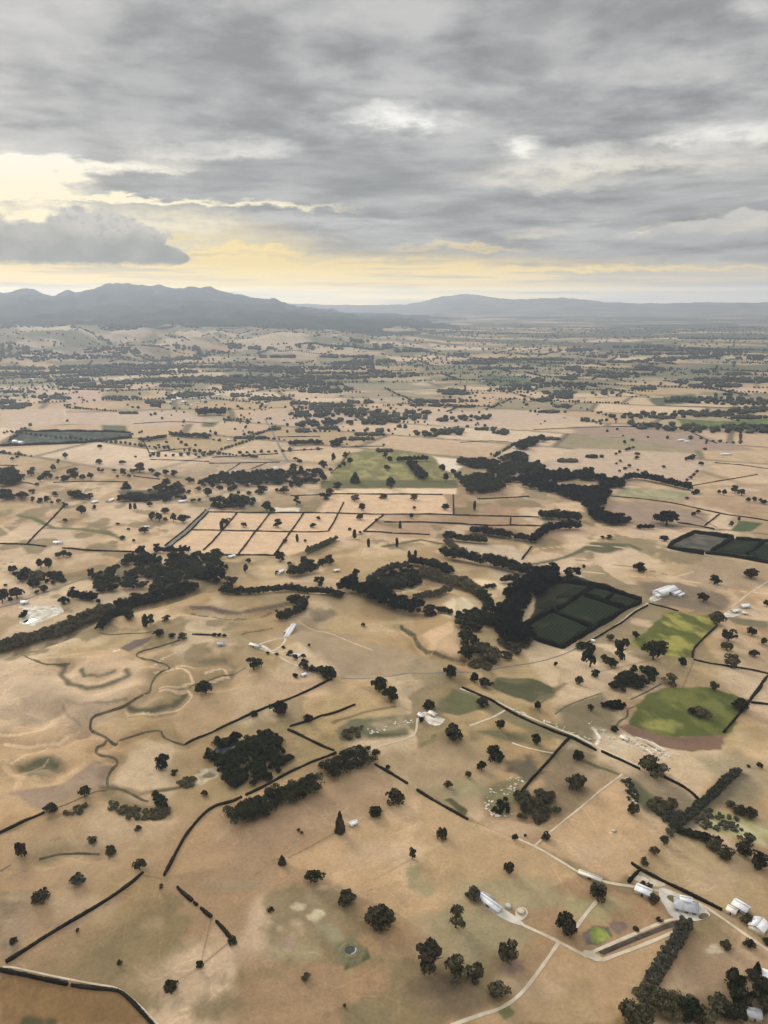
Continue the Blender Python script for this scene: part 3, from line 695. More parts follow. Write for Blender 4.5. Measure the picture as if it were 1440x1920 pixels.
for p, w in (
    ([(-20, 1147), (0, 1138), (35, 1130), (90, 1110), (140, 1092), (190, 1073), (230, 1058), (270, 1045), (308, 1028), (335, 1008), (357, 990), (388, 958), (402, 946)], 6),
    ([(1080, 1216), (1032, 1238), (957, 1248), (900, 1261), (832, 1261), (732, 1268), (640, 1272)], 3),
    ([(496, 785), (510, 808), (524, 838), (540, 866)], 4)):
    strip('road', p, w, M['road'])
for p, w in (
    ([(337, 1200), (300, 1212), (257, 1222), (255, 1231), (275, 1240), (327, 1248), (295, 1262), (282, 1284), (283, 1300), (233, 1326), (207, 1333), (157, 1357), (203, 1387), (220, 1397)], 4),
    ([(220, 1393), (253, 1380), (280, 1369), (303, 1369), (305, 1383), (323, 1391), (347, 1397)], 4),
    ([(200, 1388), (175, 1406), (193, 1420), (227, 1425), (200, 1453), (202, 1478)], 5),
    ([(186, 1186), (205, 1192), (240, 1187), (287, 1184)], 3.5),
    ([(30, 1228), (65, 1240), (85, 1247), (125, 1244)], 3), ([(73, 1612), (127, 1598), (187, 1602)], 4),
    ([(0, 1634), (20, 1622)], 3), ([(752, 1175), (777, 1192), (785, 1212), (802, 1225), (835, 1233)], 4),
    ([(1190, 1325), (1175, 1330), (1178, 1345), (1160, 1352), (1152, 1368)], 4), ([(1240, 1282), (1215, 1296), (1182, 1312)], 4),
    ([(1040, 1340), (1060, 1325), (1092, 1312), (1128, 1300)], 3), ([(1008, 1325), (1040, 1298)], 3),
    ([(355, 1290), (395, 1272), (462, 1252)], 2.5), ([(83, 1523), (150, 1500), (205, 1478)], 3),
    ([(208, 1478), (240, 1485), (265, 1500), (278, 1503)], 5), ([(1300, 965), (1345, 990)], 2)):
    strip('creek', p, w, M['creek'], .08)
patch('gravel_yard', [(33, 1137), (47, 1131), (63, 1138), (110, 1133), (122, 1147), (112, 1153), (92, 1160), (66, 1176), (37, 1173), (36, 1163), (44, 1155)], M['gravel'], .16, n=2)
patch('drive', [(1234, 1662), (1262, 1671), (1300, 1688), (1332, 1712), (1330, 1722), (1300, 1729), (1258, 1722), (1247, 1700), (1236, 1686)], M['concrete'], .14, n=3)
patch('lawn', [(1247, 1682), (1258, 1678), (1280, 1688), (1290, 1695), (1262, 1694)], M['creek'], .34)
patch('lawn', [(1315, 1712), (1327, 1714), (1330, 1720), (1316, 1725), (1308, 1722)], M['creek'], .34)
patch('gravel_yard', [(900, 1683), (907, 1680), (945, 1704), (975, 1725), (985, 1735), (968, 1735), (940, 1722), (918, 1708), (903, 1694)], M['concrete'], .14, n=2)
patch('gravel_yard', [(967, 1702), (985, 1701), (992, 1715), (978, 1728), (965, 1720)], M['track'], .14)
patch('gravel_yard', [(785, 1338), (800, 1334), (820, 1344), (835, 1352), (822, 1364), (800, 1355)], M['gravel'], .16, n=2, wobble=2)
patch('gravel_yard', [(1355, 1150), (1372, 1143), (1395, 1150), (1380, 1157), (1360, 1158)], M['gravel'], .2, n=2)
patch('gravel_yard', [(1215, 1124), (1227, 1114), (1245, 1116), (1240, 1124), (1222, 1130)], M['gravel'], .2, n=2)
patch('gravel_yard', [(470, 1213), (478, 1207), (500, 1212), (512, 1224), (497, 1222)], M['gravel'], .18, n=2)
patch('gravel_yard', [(1090, 1786), (1100, 1780), (1132, 1796), (1126, 1804), (1112, 1802)], M['track'], .2, n=2)
patch('soil_strip', [(1121, 1785), (1262, 1728), (1268, 1735), (1132, 1791)], M['soil'], .3, n=1)
patch('track', [(1173, 1641), (1193, 1640), (1250, 1656), (1245, 1664), (1210, 1661)], M['track'], .10)

# ------------------------------------------------------------------ trees
TREES = '''
711,1721,50,46,r,dark;808,1792,54,64,ragged,olive;854,1820,42,44,ragged,olive;891,1821,28,34,ragged,olive;951,1783,42,48,ragged,olive;936,1858,34,30,ragged,olive;855,1720,26,40,ragged,olive;887,1677,28,28,ragged,grey
1121,1669,32,34,r,dark;1062,1732,42,44,r,dark;955,1628,20,24,r,olive;649,1683,32,28,r,dark;590,1643,28,30,ragged,green;529,1611,14,20,cone,dark;507,1706,12,14,r,dark;574,1831,16,16,r,dark;646,1885,6,7,r,dark;436,1763,17,17,r,dark
319,1847,24,26,r,dark;375,1808,14,16,r,dark;224,1804,9,9,r,dark;145,1744,7,7,r,dark;261,1621,22,24,r,dark;145,1648,26,24,r,grey;75,1681,28,26,r,dark;84,1667,7,9,r,dark;26,1763,14,14,r,dark;302,1662,7,11,r,olive;92,1515,24,22,r,dark;158,1484,20,24,r,olive;38,1592,20,30,r,dark;172,1575,19,15,ragged,dark;207,1594,20,22,r,dark;303,1427,26,30,r,dark;382,1487,13,13,r,dark;258,1552,13,12,ragged,dark;328,1447,13,10,ragged,dark;442,1382,20,26,r,dark
637,1540,17,42,cone,dark;560,1556,7,7,r,dark;566,1561,6,5,r,dark;703,1519,26,24,r,green;742,1492,31,34,r,dark;829,1562,21,25,r,dark;773,1599,14,24,ragged,dark;522,1327,30,28,r,dark;579,1347,18,18,r,dark;476,1338,13,12,r,dark;733,1302,28,32,r,dark;711,1283,26,30,r,dark;805,1321,22,20,r,dark;790,1350,10,12,r,dark;905,1317,20,20,r,dark;847,1373,36,34,ragged,dark;938,1358,18,20,r,dark;928,1413,32,30,r,dark;903,1436,16,19,r,dark;878,1452,12,15,r,dark;840,1471,14,17,r,dark;727,1438,8,9,r,dark;966,1570,11,15,r,dark;1023,1567,16,16,ragged,dark;985,1566,5,6,r,dark
1005,1386,17,22,r,dark;1008,1322,12,17,r,dark;1085,1415,21,24,r,green;1082,1468,36,35,r,dark;1223,1440,44,34,ragged,olive;1153,1367,14,14,r,dark;1188,1517,18,22,r,dark;1209,1615,14,16,r,olive;1227,1595,16,18,r,olive;1246,1575,15,20,r,olive;1258,1560,18,18,r,grey;1425,1435,10,12,r,dark;1403,1436,7,6,r,dark;1298,1333,16,14,r,dark;1318,1337,26,16,ragged,olive;1390,1320,28,20,r,dark;1108,1327,12,14,r,dark
1363,1597,32,30,ragged,dark;1393,1590,28,30,ragged,dark;1420,1612,30,34,ragged,dark;1340,1583,26,22,r,olive;1388,1518,24,22,r,dark;1408,1524,26,24,r,dark;1370,1508,16,14,r,olive;1400,1572,24,20,ragged,olive
1373,1833,30,42,ragged,dark;1377,1858,36,36,ragged,green;1392,1838,18,22,r,dark;1395,1872,28,36,ragged,dark;1412,1828,22,26,r,dark;1421,1813,14,24,cone,dark;1434,1880,26,36,ragged,dark;1352,1886,48,44,ragged,olive;1296,1890,40,36,ragged,green;1255,1885,40,34,ragged,olive;1325,1905,38,30,ragged,olive;1190,1905,58,50,r,olive;1226,1683,20,20,r,dark;1401,1723,22,22,r,dark;1362,1771,20,20,r,dark;1405,1768,19,20,r,dark;1436,1764,16,16,r,dark;1236,1724,12,8,ragged,dark;1218,1661,13,11,ragged,olive;1206,1655,9,8,r,dark;1193,1742,11,8,r,olive
475,1245,27,24,ragged,dark;385,1289,30,22,ragged,dark;681,1171,8,7,r,dark;580,1210,5,6,r,dark;554,1267,10,10,r,dark;572,1246,20,15,ragged,dark;585,1253,16,12,ragged,dark;600,1256,18,14,ragged,dark;615,1261,30,26,r,dark;531,1214,7,6,r,dark;502,1225,6,6,r,dark;519,1227,7,6,r,dark;545,1225,13,8,ragged,dark;553,1233,11,12,ragged,dark;569,1231,9,9,r,dark;402,1191,9,7,r,dark;411,1191,8,7,r,dark;420,1192,8,7,r,dark
844,1259,22,26,r,dark;911,1281,24,22,r,dark;890,1270,16,20,r,dark;1042,1245,6,9,r,dark;805,1144,26,22,r,dark;877,1195,34,20,r,dark;880,1222,34,30,r,dark;905,1215,30,30,r,olive;925,1228,34,28,r,olive;868,1167,30,20,ragged,dark;890,1158,26,20,ragged,dark;776,1081,17,26,ragged,green;877,1089,5,7,r,dark
1200,1062,20,18,ragged,dark;1340,1087,19,18,r,dark;1320,1120,18,18,r,dark;1409,1075,21,19,r,dark;1438,1131,10,12,r,dark;1367,1190,21,24,ragged,dark;1364,1211,18,18,r,olive;1381,1193,6,7,r,dark;1411,1184,18,17,r,dark;1432,1202,10,13,r,dark;1414,1225,16,14,r,dark;1372,1239,28,28,ragged,olive;1346,1159,24,24,r,olive;1226,1219,34,36,r,dark;1243,1208,18,14,ragged,dark;1166,1216,24,36,ragged,dark;1108,1228,24,40,ragged,dark;1134,1234,13,14,r,dark;1147,1243,22,13,r,dark;1192,1190,12,13,r,dark;1145,1195,14,13,r,olive;1089,1210,18,16,r,dark;1116,1262,14,16,r,dark;1280,1240,13,17,r,dark;1086,1276,15,17,r,olive;1339,1286,17,18,r,olive;1255,1273,24,22,ragged,olive;1095,1062,6,7,r,dark
1251,971,34,22,r,black;1246,1009,14,10,r,dark;1300,964,8,8,r,dark;1309,959,8,7,r,dark;1372,982,8,9,r,dark;1386,973,6,7,r,dark;1288,934,7,5,r,dark;1307,921,9,8,r,dark;1348,922,6,7,r,dark;1358,923,8,10,r,dark;1379,917,12,13,ragged,dark;1391,923,12,12,ragged,dark;1403,937,8,8,r,dark;1415,936,7,9,r,dark;1426,938,6,8,r,dark;1433,941,9,8,r,dark;1130,1007,7,6,r,dark;1142,1007,11,8,ragged,dark
1155,851,5,5,r,dark;1162,847,6,6,r,dark;1175,843,7,5,r,dark;1180,841,6,5,r,dark;1187,839,6,4,r,dark;1195,851,8,6,r,dark;1194,858,8,6,r,dark;1171,829,6,7,r,dark;1186,825,6,5,r,dark;1163,864,6,5,r,dark;1156,869,5,4,r,dark;1180,873,7,6,r,dark;1172,878,7,5,r,dark;1162,883,5,5,r,dark;1196,881,5,4,r,dark;1211,885,7,6,r,dark;1244,875,7,5,r,dark;1242,893,5,5,r,dark;1288,860,8,7,r,dark;1294,857,7,6,r,dark;1299,854,6,5,r,dark;1315,869,8,7,r,dark;1307,884,7,6,r,dark;1301,890,7,6,r,dark;1295,895,7,6,r,dark;1288,900,6,6,r,dark
76,1056,14,17,r,dark;90,1055,13,18,r,dark;109,1041,11,11,r,dark;118,1037,12,12,r,dark;129,1040,11,10,r,dark;45,1076,15,17,r,dark;71,1082,30,14,ragged,olive;61,1094,16,17,r,dark;81,1103,15,13,r,dark;88,1090,10,9,r,dark;100,1092,10,8,r,dark;117,1087,12,10,r,dark;31,1112,25,21,r,dark;3,1117,20,25,r,dark;19,1124,8,10,r,dark;69,1110,8,7,r,dark;10,1097,6,5,r,dark;171,1074,14,18,ragged,dark;236,1043,6,8,r,dark;120,1126,18,14,r,dark;185,1127,8,9,r,dark;20,1206,18,15,ragged,dark;272,1164,10,24,column,dark;282,1161,12,18,r,dark;297,1187,18,10,r,dark;322,1191,11,8,r,dark;342,1192,16,13,ragged,dark;312,1159,12,13,ragged,olive;402,1077,37,22,r,black;435,1091,26,20,ragged,dark;424,1063,8,10,r,dark;460,1066,9,15,r,dark;466,1051,9,9,r,dark;525,1043,17,19,r,dark;519,1074,7,8,r,dark;542,1073,9,11,r,dark;599,1090,16,18,ragged,green;667,1075,12,18,r,dark;571,1052,16,17,r,dark;604,1054,14,14,r,dark;617,1049,17,17,r,dark
424,977,16,12,ragged,dark;415,986,6,16,column,dark;457,984,12,6,ragged,dark;521,981,15,16,ragged,dark;597,971,7,7,r,dark;587,985,11,9,r,dark;679,950,11,13,r,dark;675,968,12,12,r,dark;706,975,6,6,r,dark;665,1001,6,16,column,dark;557,1009,5,14,column,dark;572,1014,5,6,r,dark;534,1014,8,8,r,dark;691,1018,5,16,column,dark;656,992,7,4,r,dark;675,998,6,5,r,dark;890,948,5,17,column,dark;750,984,5,14,column,dark;744,1017,5,17,column,dark;767,1041,5,16,column,dark;779,1040,5,16,column,dark;835,950,13,12,r,dark;777,952,6,6,r,dark;771,967,9,10,r,dark;777,932,15,12,ragged,olive;719,930,13,10,ragged,dark;665,933,16,13,ragged,olive;610,930,17,12,ragged,dark;619,921,14,10,r,dark;556,938,12,15,ragged,dark;500,949,16,18,r,dark;511,957,11,10,r,dark;474,937,12,10,r,dark
632,910,14,13,r,dark;606,870,14,13,r,dark;620,881,7,7,r,dark;551,875,13,12,r,dark;564,881,8,14,r,dark;544,881,6,6,r,dark;554,860,8,6,r,dark;562,865,8,8,r,dark;552,898,11,10,r,dark;544,905,8,10,r,dark;574,901,9,9,r,dark;589,902,10,9,r,dark;590,893,6,6,r,dark;606,894,10,12,r,dark;666,895,16,22,cone,dark;625,858,7,15,r,dark;647,853,8,10,r,dark;656,864,9,11,r,dark;645,870,7,9,r,dark;637,874,7,6,r,dark;490,917,20,14,ragged,dark;532,918,16,11,ragged,dark;519,919,8,7,r,dark;467,924,9,7,r,dark;447,924,7,7,r,dark;389,922,14,15,r,dark;372,916,10,5,r,dark;399,911,7,8,r,dark;412,914,11,5,r,dark;362,938,8,6,r,dark;374,937,7,6,r,dark;405,1035,18,15,r,dark;372,1037,12,8,ragged,dark;829,877,11,13,r,dark;836,895,9,14,r,dark;850,884,10,9,r,dark;733,905,15,19,r,dark;726,877,12,10,r,dark;731,861,8,10,r,dark;723,853,9,9,r,dark
187,837,8,7,r,dark;23,860,7,6,r,dark;32,857,5,5,r,dark;122,854,9,10,r,dark;109,865,6,8,r,dark;99,877,9,11,r,dark;186,865,12,9,r,dark;229,867,10,8,r,dark;261,876,17,16,r,dark;247,883,10,8,r,grey;284,882,11,8,r,dark;296,890,11,11,r,dark;311,885,12,11,r,dark;326,887,11,11,r,dark;231,884,11,12,r,dark;214,882,8,6,r,dark;185,881,7,8,r,dark;192,882,6,6,r,dark;141,880,9,6,r,dark;132,884,14,10,r,dark;140,891,13,13,r,dark;154,894,11,10,r,dark;169,892,10,11,r,dark;119,897,12,11,r,dark;127,896,8,8,r,dark;107,896,6,5,r,dark;86,890,16,13,ragged,dark;95,893,9,8,r,dark;75,897,10,11,r,dark;58,886,13,11,ragged,grey;62,879,10,6,r,grey;69,908,8,6,r,dark;220,893,5,5,r,dark;242,892,6,6,r,dark;60,921,11,6,ragged,dark;103,926,10,9,r,dark;236,909,15,16,cone,dark;311,904,14,14,r,dark;321,919,12,11,ragged,dark;310,920,8,8,r,dark;354,900,11,11,r,dark;354,922,9,7,r,dark;148,924,10,11,r,dark;152,955,15,15,r,dark;177,951,8,8,r,dark;122,975,8,7,r,dark;244,949,5,11,column,dark;253,949,5,11,column,dark;280,945,10,8,r,dark;284,967,11,15,r,dark;298,969,13,16,r,dark;309,957,14,10,r,dark;310,973,9,7,r,dark;325,970,10,15,r,dark;344,972,21,14,r,dark;221,982,6,5,r,dark;241,992,5,5,r,dark;230,1008,10,6,r,dark;271,993,16,9,ragged,dark;265,1032,19,20,ragged,dark;294,1026,11,14,ragged,dark;251,1013,6,5,r,dark
61,936,7,10,ragged,dark;75,937,11,10,ragged,dark;88,935,10,12,ragged,dark;97,942,6,6,r,dark;109,939,8,7,r,dark;120,946,11,8,ragged,dark
'''
KINDN = {'r': 'round', 'c': 'column'}
crown_lib = {}
def crown(kind, col):
    kind = KINDN.get(kind, kind)
    if (kind, col) not in crown_lib:
        crown_lib[kind, col] = [crown_mesh(kind, M['hedge' if False else col]) for _ in range(5 if (kind in ('round', 'ragged') and col in ('dark', 'soft')) else 2)]
    lib = crown_lib[kind, col]; return lib[int(rng.integers(len(lib)))]
trunks = [trunk_mesh() for _ in range(3)]
merged_lib = {}
def whole_tree(kind, col):
    """crown and trunk as one mesh, for trees too small in the photograph to show a trunk"""
    kind = KINDN.get(kind, kind)
    if (kind, col) not in merged_lib:
        lib = []
        for _ in range(3):
            L = Leaves(); c = crown_mesh(kind, M[col], .4)
            v = np.empty(len(c.vertices) * 3, np.float32); c.vertices.foreach_get('co', v); v = v.reshape(-1, 3)
            f = np.array([p.vertices[:] for p in c.polygons]); cc = v.reshape(-1, 4, 3).mean(1, keepdims=True)
            v = ((v.reshape(-1, 4, 3) - cc) * 1.7 + cc).reshape(-1, 3); v[:, 2] = .12 + .88 * v[:, 2]
            L.add(v, f); bpy.data.meshes.remove(c)
            a = np.linspace(0, 2 * np.pi, 6, endpoint=False)
            ring = np.concatenate([np.stack([.08 * np.cos(a), .08 * np.sin(a), a * 0 - .02], 1), np.stack([.06 * np.cos(a), .06 * np.sin(a), a * 0 + .4], 1)])
            i = np.arange(6); L.add(ring, np.stack([i, (i + 1) % 6, (i + 1) % 6 + 6, i + 6], 1))
            lib.append(L.mesh('tree', M[col]))
        merged_lib[kind, col] = lib
    return merged_lib[kind, col][int(rng.integers(3))]
tree_list = []
for row in TREES.replace('\n', ';').split(';'):
    if not row.strip(): continue
    q = row.split(','); px, py, w, h = map(float, q[:4]); kind, col = q[4], q[5]
    X, Y, Z = at(px, py, 4); d = depth(X, Y, Z + 4)
    sl = (EYE - Z) / math.sqrt(X * X + Y * Y + (EYE - Z) ** 2)            # sine of the look-down angle
    wm = w * d / F_PX; hm = h * d / F_PX
    k = 1.28 if py > 1250 else 1.34; wm *= k; hm *= 1 if kind in ('column', 'cone') else k * .95;
    mcol = 'soft' if py > 1450 and col == 'dark' else col; rad = wm / 2 * (1.16 if kind == 'ragged' else 1); cosl = math.sqrt(1 - sl * sl)
    H = (hm - .8 * wm * sl * .55) / cosl if kind in ('column', 'cone') else max((hm - wm * sl * .72) / cosl, .58 * wm)
    H = min(max(H, .55 * wm, 1.5), 30)
    X, Y, Z = at(px, py, H * .52)
    rz = rng.uniform(0, 6.28); lean = rng.uniform(.92, 1.1)
    nm = {'cone': 'conifer', 'column': 'poplar'}.get(kind, 'tree')
    if w >= 11:
        t0 = bpy.data.objects.new(nm, None); COL.objects.link(t0); t0.location = (X, Y, Z - .1); t0.rotation_euler = (0, 0, rz)
        base = .02
        link('crown', crown(kind, mcol), t0, (0, 0, H * base), 0, (rad * lean, rad / lean, H * (1 - base)))
        link('trunk', trunks[int(rng.integers(3))], t0, (0, 0, 0), 0, (rad if kind != 'column' else rad * 1.6, rad if kind != 'column' else rad * 1.6, H * .8))
    else:
        t0 = link(nm, whole_tree(kind, mcol), None, (X, Y, Z - .1), rz, (rad * lean, rad / lean, H))
    tree_list.append(dict(o=t0, px=px, py=py, x=X, y=Y, w=wm, h=H, wpx=w, kind=kind, col=col))
print('trees', len(tree_list))

# ------------------------------------------------------------------ clipped hedges
def hedge(pts, wm=2.6, hm=2.6, mat='hedge'):
    d = depth(*at(*pts[len(pts) // 2])[:2]); sz = max(.42, d / 1500)
    P, u = smooth_path(pts, max(1.5, d / 500)); N = normals(P); n = len(P)
    gap = fbm(u / 17, u * 0, 3, int(abs(pts[0][0]) + pts[0][1])) ; hh = hm * (.45 + 1.1 * gap); ww = wm * (.55 + .9 * fbm(u / 7, u * 0 + 4, 3, 5))
    P = P + N * ((fbm(u / 40, u * 0 + 9, 2, 6) - .5) * 1.2)[:, None]
    k = np.array([(-.42, -.1), (-.46, .55), (-.3, .9), (.3, .9), (.46, .55), (.42, -.1)])
    V = np.empty((n, 6, 3)); V[:, :, :2] = P[:, None, :] + N[:, None, :] * (k[None, :, 0] * ww[:, None])[:, :, None]
    V[:, :, 2] = height(P[:, 0], P[:, 1])[:, None] + k[None, :, 1] * hh[:, None]
    i = np.arange(n - 1)[:, None] * 6; j = np.arange(6)[None, :]; j2 = (j + 1) % 6
    Fm = np.stack([i + j, i + j2, i + 6 + j2, i + 6 + j], -1).reshape(-1, 4)
    e = (n - 1) * 6
    L = Leaves(); L.add(V.reshape(-1, 3), np.concatenate([Fm, [[0, 1, 2, 3], [0, 3, 4, 5], [e + 3, e + 2, e + 1, e], [e + 5, e + 4, e + 3, e]]]))
    m = int(min(5200, u[-1] * (wm + 2 * hm) / (sz * sz * 2.2)))
    s = rng.uniform(0, n - 1, m); i0 = np.minimum(s.astype(int), n - 2); fr = (s - i0)[:, None]
    a = rng.uniform(-1.05, 1.05, m) * math.pi / 2 * 1.12
    c2 = P[i0] * (1 - fr) + P[i0 + 1] * fr; w2 = ww[i0]; h2 = hh[i0]
    off = np.sign(np.sin(a)) * np.abs(np.sin(a)) ** .6 * .5 * w2; up = .12 + .88 * np.abs(np.cos(a)) ** .5
    c = np.concatenate([c2 + N[i0] * off[:, None], (height(c2[:, 0], c2[:, 1]) + up * h2)[:, None]], 1)
    nr = np.concatenate([N[i0] * np.sin(a)[:, None], np.cos(a)[:, None]], 1)
    L.add(*leaf_quads(c, nr, sz * .62))
    o = link('hedge', L.mesh('hedge', M[mat])); mid = P[n // 2]
    hedge_list.append(dict(o=o, x=mid[0], y=mid[1], len=u[-1], px=0, py=0)); return o
hedge_list = []
for pts in (
    [(269, 1637), (246, 1658), (180, 1702), (94, 1753), (50, 1782), (12, 1806)], [(-20, 1815), (0, 1819), (60, 1832), (128, 1846)], [(134, 1848), (180, 1853), (222, 1857), (236, 1866), (262, 1892), (291, 1925)],
    [(333, 1664), (348, 1679), (361, 1690)], [(364, 1693), (371, 1698)], [(377, 1703), (388, 1713), (397, 1720)], [(406, 1729), (418, 1740), (433, 1759)],
    [(307, 1643), (325, 1608), (350, 1562), (378, 1530), (403, 1511), (433, 1505), (453, 1495)], [(460, 1492), (500, 1472), (543, 1449), (590, 1427), (630, 1412)],
    [(347, 1396), (410, 1367), (470, 1340), (540, 1312), (593, 1289), (622, 1275)], [(543, 1363), (600, 1345), (665, 1322)], [(540, 1369), (585, 1390), (627, 1408)], [(637, 1413), (653, 1419)],
    [(703, 1433), (735, 1452), (765, 1470)], [(782, 1482), (830, 1510), (878, 1537)], [(-20, 1571), (0, 1562), (40, 1543), (83, 1524)],
    [(1070, 1384), (1040, 1415), (993, 1468), (968, 1500)], [(1184, 1619), (1201, 1631), (1270, 1665), (1354, 1707)], [(1201, 1632), (1190, 1643), (1179, 1656)],
    [(1243, 1457), (1290, 1480), (1313, 1504)], [(1430, 1286), (1404, 1318), (1380, 1348), (1357, 1374)], [(1408, 1318), (1450, 1321)], [(1440, 1268), (1425, 1287), (1408, 1311)],
    [(1345, 1174), (1320, 1197), (1300, 1218), (1299, 1234)], [(1300, 1237), (1330, 1244), (1380, 1251), (1445, 1264)], [(1217, 1132), (1245, 1138), (1272, 1146)],
    [(1215, 1136), (1160, 1172), (1090, 1212)], [(867, 1290), (960, 1338), (1050, 1376), (1118, 1408)], [(1128, 1410), (1165, 1427), (1200, 1443)]):
    hedge(pts, 1.9, 1.55)
for pts in (
    [(309, 1024), (334, 1004), (356, 986), (386, 955)], [(312, 1030), (338, 1011), (360, 993), (390, 961)], [(390, 960), (507, 961), (620, 963), (720, 964), (850, 966)], [(850, 966), (905, 967), (1010, 970)], [(360, 994), (470, 996), (592, 998)], [(360, 1040), (450, 1041), (535, 1042)], [(622, 926), (720, 927), (830, 928)],
    [(445, 962), (415, 998), (382, 1032)], [(507, 962), (477, 1000), (447, 1040)], [(570, 962), (543, 1000), (515, 1041)], [(645, 942), (632, 968), (617, 995)], [(720, 965), (700, 982), (682, 997)], [(682, 997), (735, 1000)],
    [(720, 979), (840, 981), (900, 985), (960, 985), (1027, 987)], [(895, 936), (940, 934), (992, 931)],
    [(50, 1021), (80, 990), (120, 948)], [(0, 1020), (50, 1021), (87, 1025)], [(117, 1028), (175, 1033), (265, 1037)], [(0, 873), (34, 873)],
    [(397, 858), (460, 855), (522, 851)], [(392, 869), (460, 868), (525, 867)], [(520, 820), (560, 819), (600, 819)], [(530, 846), (570, 844), (605, 842)], [(640, 839), (690, 837), (720, 837)],
    [(1150, 931), (1210, 936), (1270, 945), (1350, 964), (1440, 977)], [(1349, 965), (1335, 976), (1322, 986)], [(1270, 980), (1310, 986), (1340, 993)],
    [(280, 850), (320, 844), (360, 840)], [(268, 826), (275, 838), (280, 850)], [(250, 893), (300, 899)], [(360, 1191), (402, 1192)], [(978, 1050), (985, 1040), (997, 1025)]):
    hedge(pts, 2.1, 1.8)
for pts in (
    [(850, 928), (851, 964)], [(735, 1000), (770, 1001), (806, 1003)], [(958, 970), (957, 985)], [(592, 998), (617, 996)], [(1000, 806), (1100, 801), (1200, 800), (1320, 803)], [(1282, 803), (1310, 818), (1345, 832)],
    [(1340, 868), (1390, 872), (1445, 880)], [(1290, 912), (1350, 902), (1420, 890)], [(0, 905), (40, 903), (70, 910)], [(282, 862), (330, 863), (392, 866)], [(620, 888), (640, 870), (655, 848)], [(862, 830), (920, 826), (980, 832)],
    [(470, 880), (500, 868)], [(420, 888), (450, 869)], [(545, 930), (600, 928), (622, 927)], [(100, 905), (180, 902), (240, 904)], [(1150, 931), (1105, 928), (1060, 930)], [(1230, 760), (1330, 764), (1440, 766)], [(250, 795), (330, 790), (400, 794)]):
    hedge(pts, 1.7, 1.5)
for pts in (
    [(980, 1177), (1037, 1147), (1080, 1122), (1112, 1103)], [(1032, 1146), (1080, 1165), (1112, 1180)], [(1096, 1118), (1130, 1129), (1172, 1143)], [(1150, 1117), (1137, 1127)], [(1110, 1100), (1160, 1113), (1202, 1128)],
    [(1202, 1131), (1150, 1160), (1087, 1197), (1055, 1216)], [(975, 1187), (1010, 1203), (1055, 1216)], [(1010, 1085), (1045, 1092), (1110, 1100)],
    [(1252, 1027), (1275, 1013), (1300, 1001)], [(1300, 1000), (1340, 1005), (1375, 1010)], [(1380, 1012), (1410, 1014), (1445, 1017)], [(1252, 1028), (1280, 1034), (1320, 1040)], [(1322, 1038), (1370, 1043), (1445, 1057)], [(1375, 1011), (1355, 1023), (1335, 1036)], [(1432, 1019), (1418, 1029), (1402, 1041)],
    [(0, 837), (80, 834), (160, 831), (247, 821)], [(30, 810), (120, 809), (207, 810), (245, 812)]):
    hedge(pts, 3.6, 5.5, 'black')

# ------------------------------------------------------------------ shelterbelts and woods built of crowns
def foliage_mass(name, spots, mat, scale_leaf=1.0):
    """spots: list of (x, y, radius, height); blob crowns in one mesh"""
    L = Leaves()
    zs = height(np.array([q[0] for q in spots]), np.array([q[1] for q in spots]))
    for (x, y, r, h), z in zip(spots, zs):
        k = 5
        c = [(x, y, z + h * .5)]; rr = [(r * .85, r * .85, h * .48)]
        for _ in range(k):
            a = rng.uniform(0, 6.28); q = rng.uniform(.3, .8) * r; s = rng.uniform(.35, .55) * r
            c.append((x + q * math.cos(a), y + q * math.sin(a), z + h * rng.uniform(.35, .88))); rr.append((s, s, s * .8))
        d = math.hypot(x, y); sz = max(.45, d / 1300) * scale_leaf
        n = int(np.clip(9 * r * (r + h) / (sz * sz) / (k + 1) * .62, 14, 240))
        L.add(*blob_leaves(np.array(c), np.array(rr), n, sz * .8))
    return link(name, L.mesh(name, M[mat]))
def along(pts, wpx, hm, dens=1., taper=False):
    d = depth(*at(*pts[len(pts) // 2])[:2]); w = wpx * d / F_PX; r = min(max(w * .42, 1.6), 6.5)
    P, u = smooth_path(pts, r * .8 / dens); N = normals(P); out = []
    for i in range(len(P)):
        m = max(1, int(math.ceil(w / (1.75 * r) - .25)))
        for j in range(m):
            o = (j + .5) / m - .5 if m > 1 else 0
            p = P[i] + N[i] * (o * w + rng.normal(0, .1 * r)); s = rng.uniform(.8, 1.2)
            out.append((p[0], p[1], r * s, hm * rng.uniform(.75, 1.15) * s))
    return out
def inside(pts, rm, hm, dens=1.):
    P = np.array([at(*p)[:2] for p in pts]); a = 0
    n = len(P); area = abs(sum(P[i][0] * P[(i + 1) % n][1] - P[(i + 1) % n][0] * P[i][1] for i in range(n))) / 2
    out = []; want = int(min(1100, max(3, area / (rm * rm * 1.9) * dens))); tries = 0
    while len(out) < want and tries < want * 30:
        tries += 1; x = rng.uniform(P[:, 0].min(), P[:, 0].max()); y = rng.uniform(P[:, 1].min(), P[:, 1].max()); c = False
        for i in range(n):
            p, q = P[i], P[(i + 1) % n]
            if (p[1] > y) != (q[1] > y) and x < p[0] + (y - p[1]) / (q[1] - p[1]) * (q[0] - p[0]): c = not c
        if c: s = rng.uniform(.7, 1.25); s *= 1.12; out.append((x, y, rm * s, hm * s * rng.uniform(.8, 1.2)))
    return out
belt_list = []
def belt(pts, wpx, hm, mat, label, cat='shelterbelt', name='shelterbelt', group='tall belts of trees between paddocks'):
    o = foliage_mass(name, along(pts, wpx * (1.25 if pts[0][1] > 1250 else 1.3), hm * (1.2 if pts[0][1] > 1250 else 1.4)), mat); tag(o, label, cat, group); belt_list.append(o); return o
def wood(spots, mat, name='woodland'):
    o = foliage_mass(name, spots, mat); return tag(o, kind='stuff')
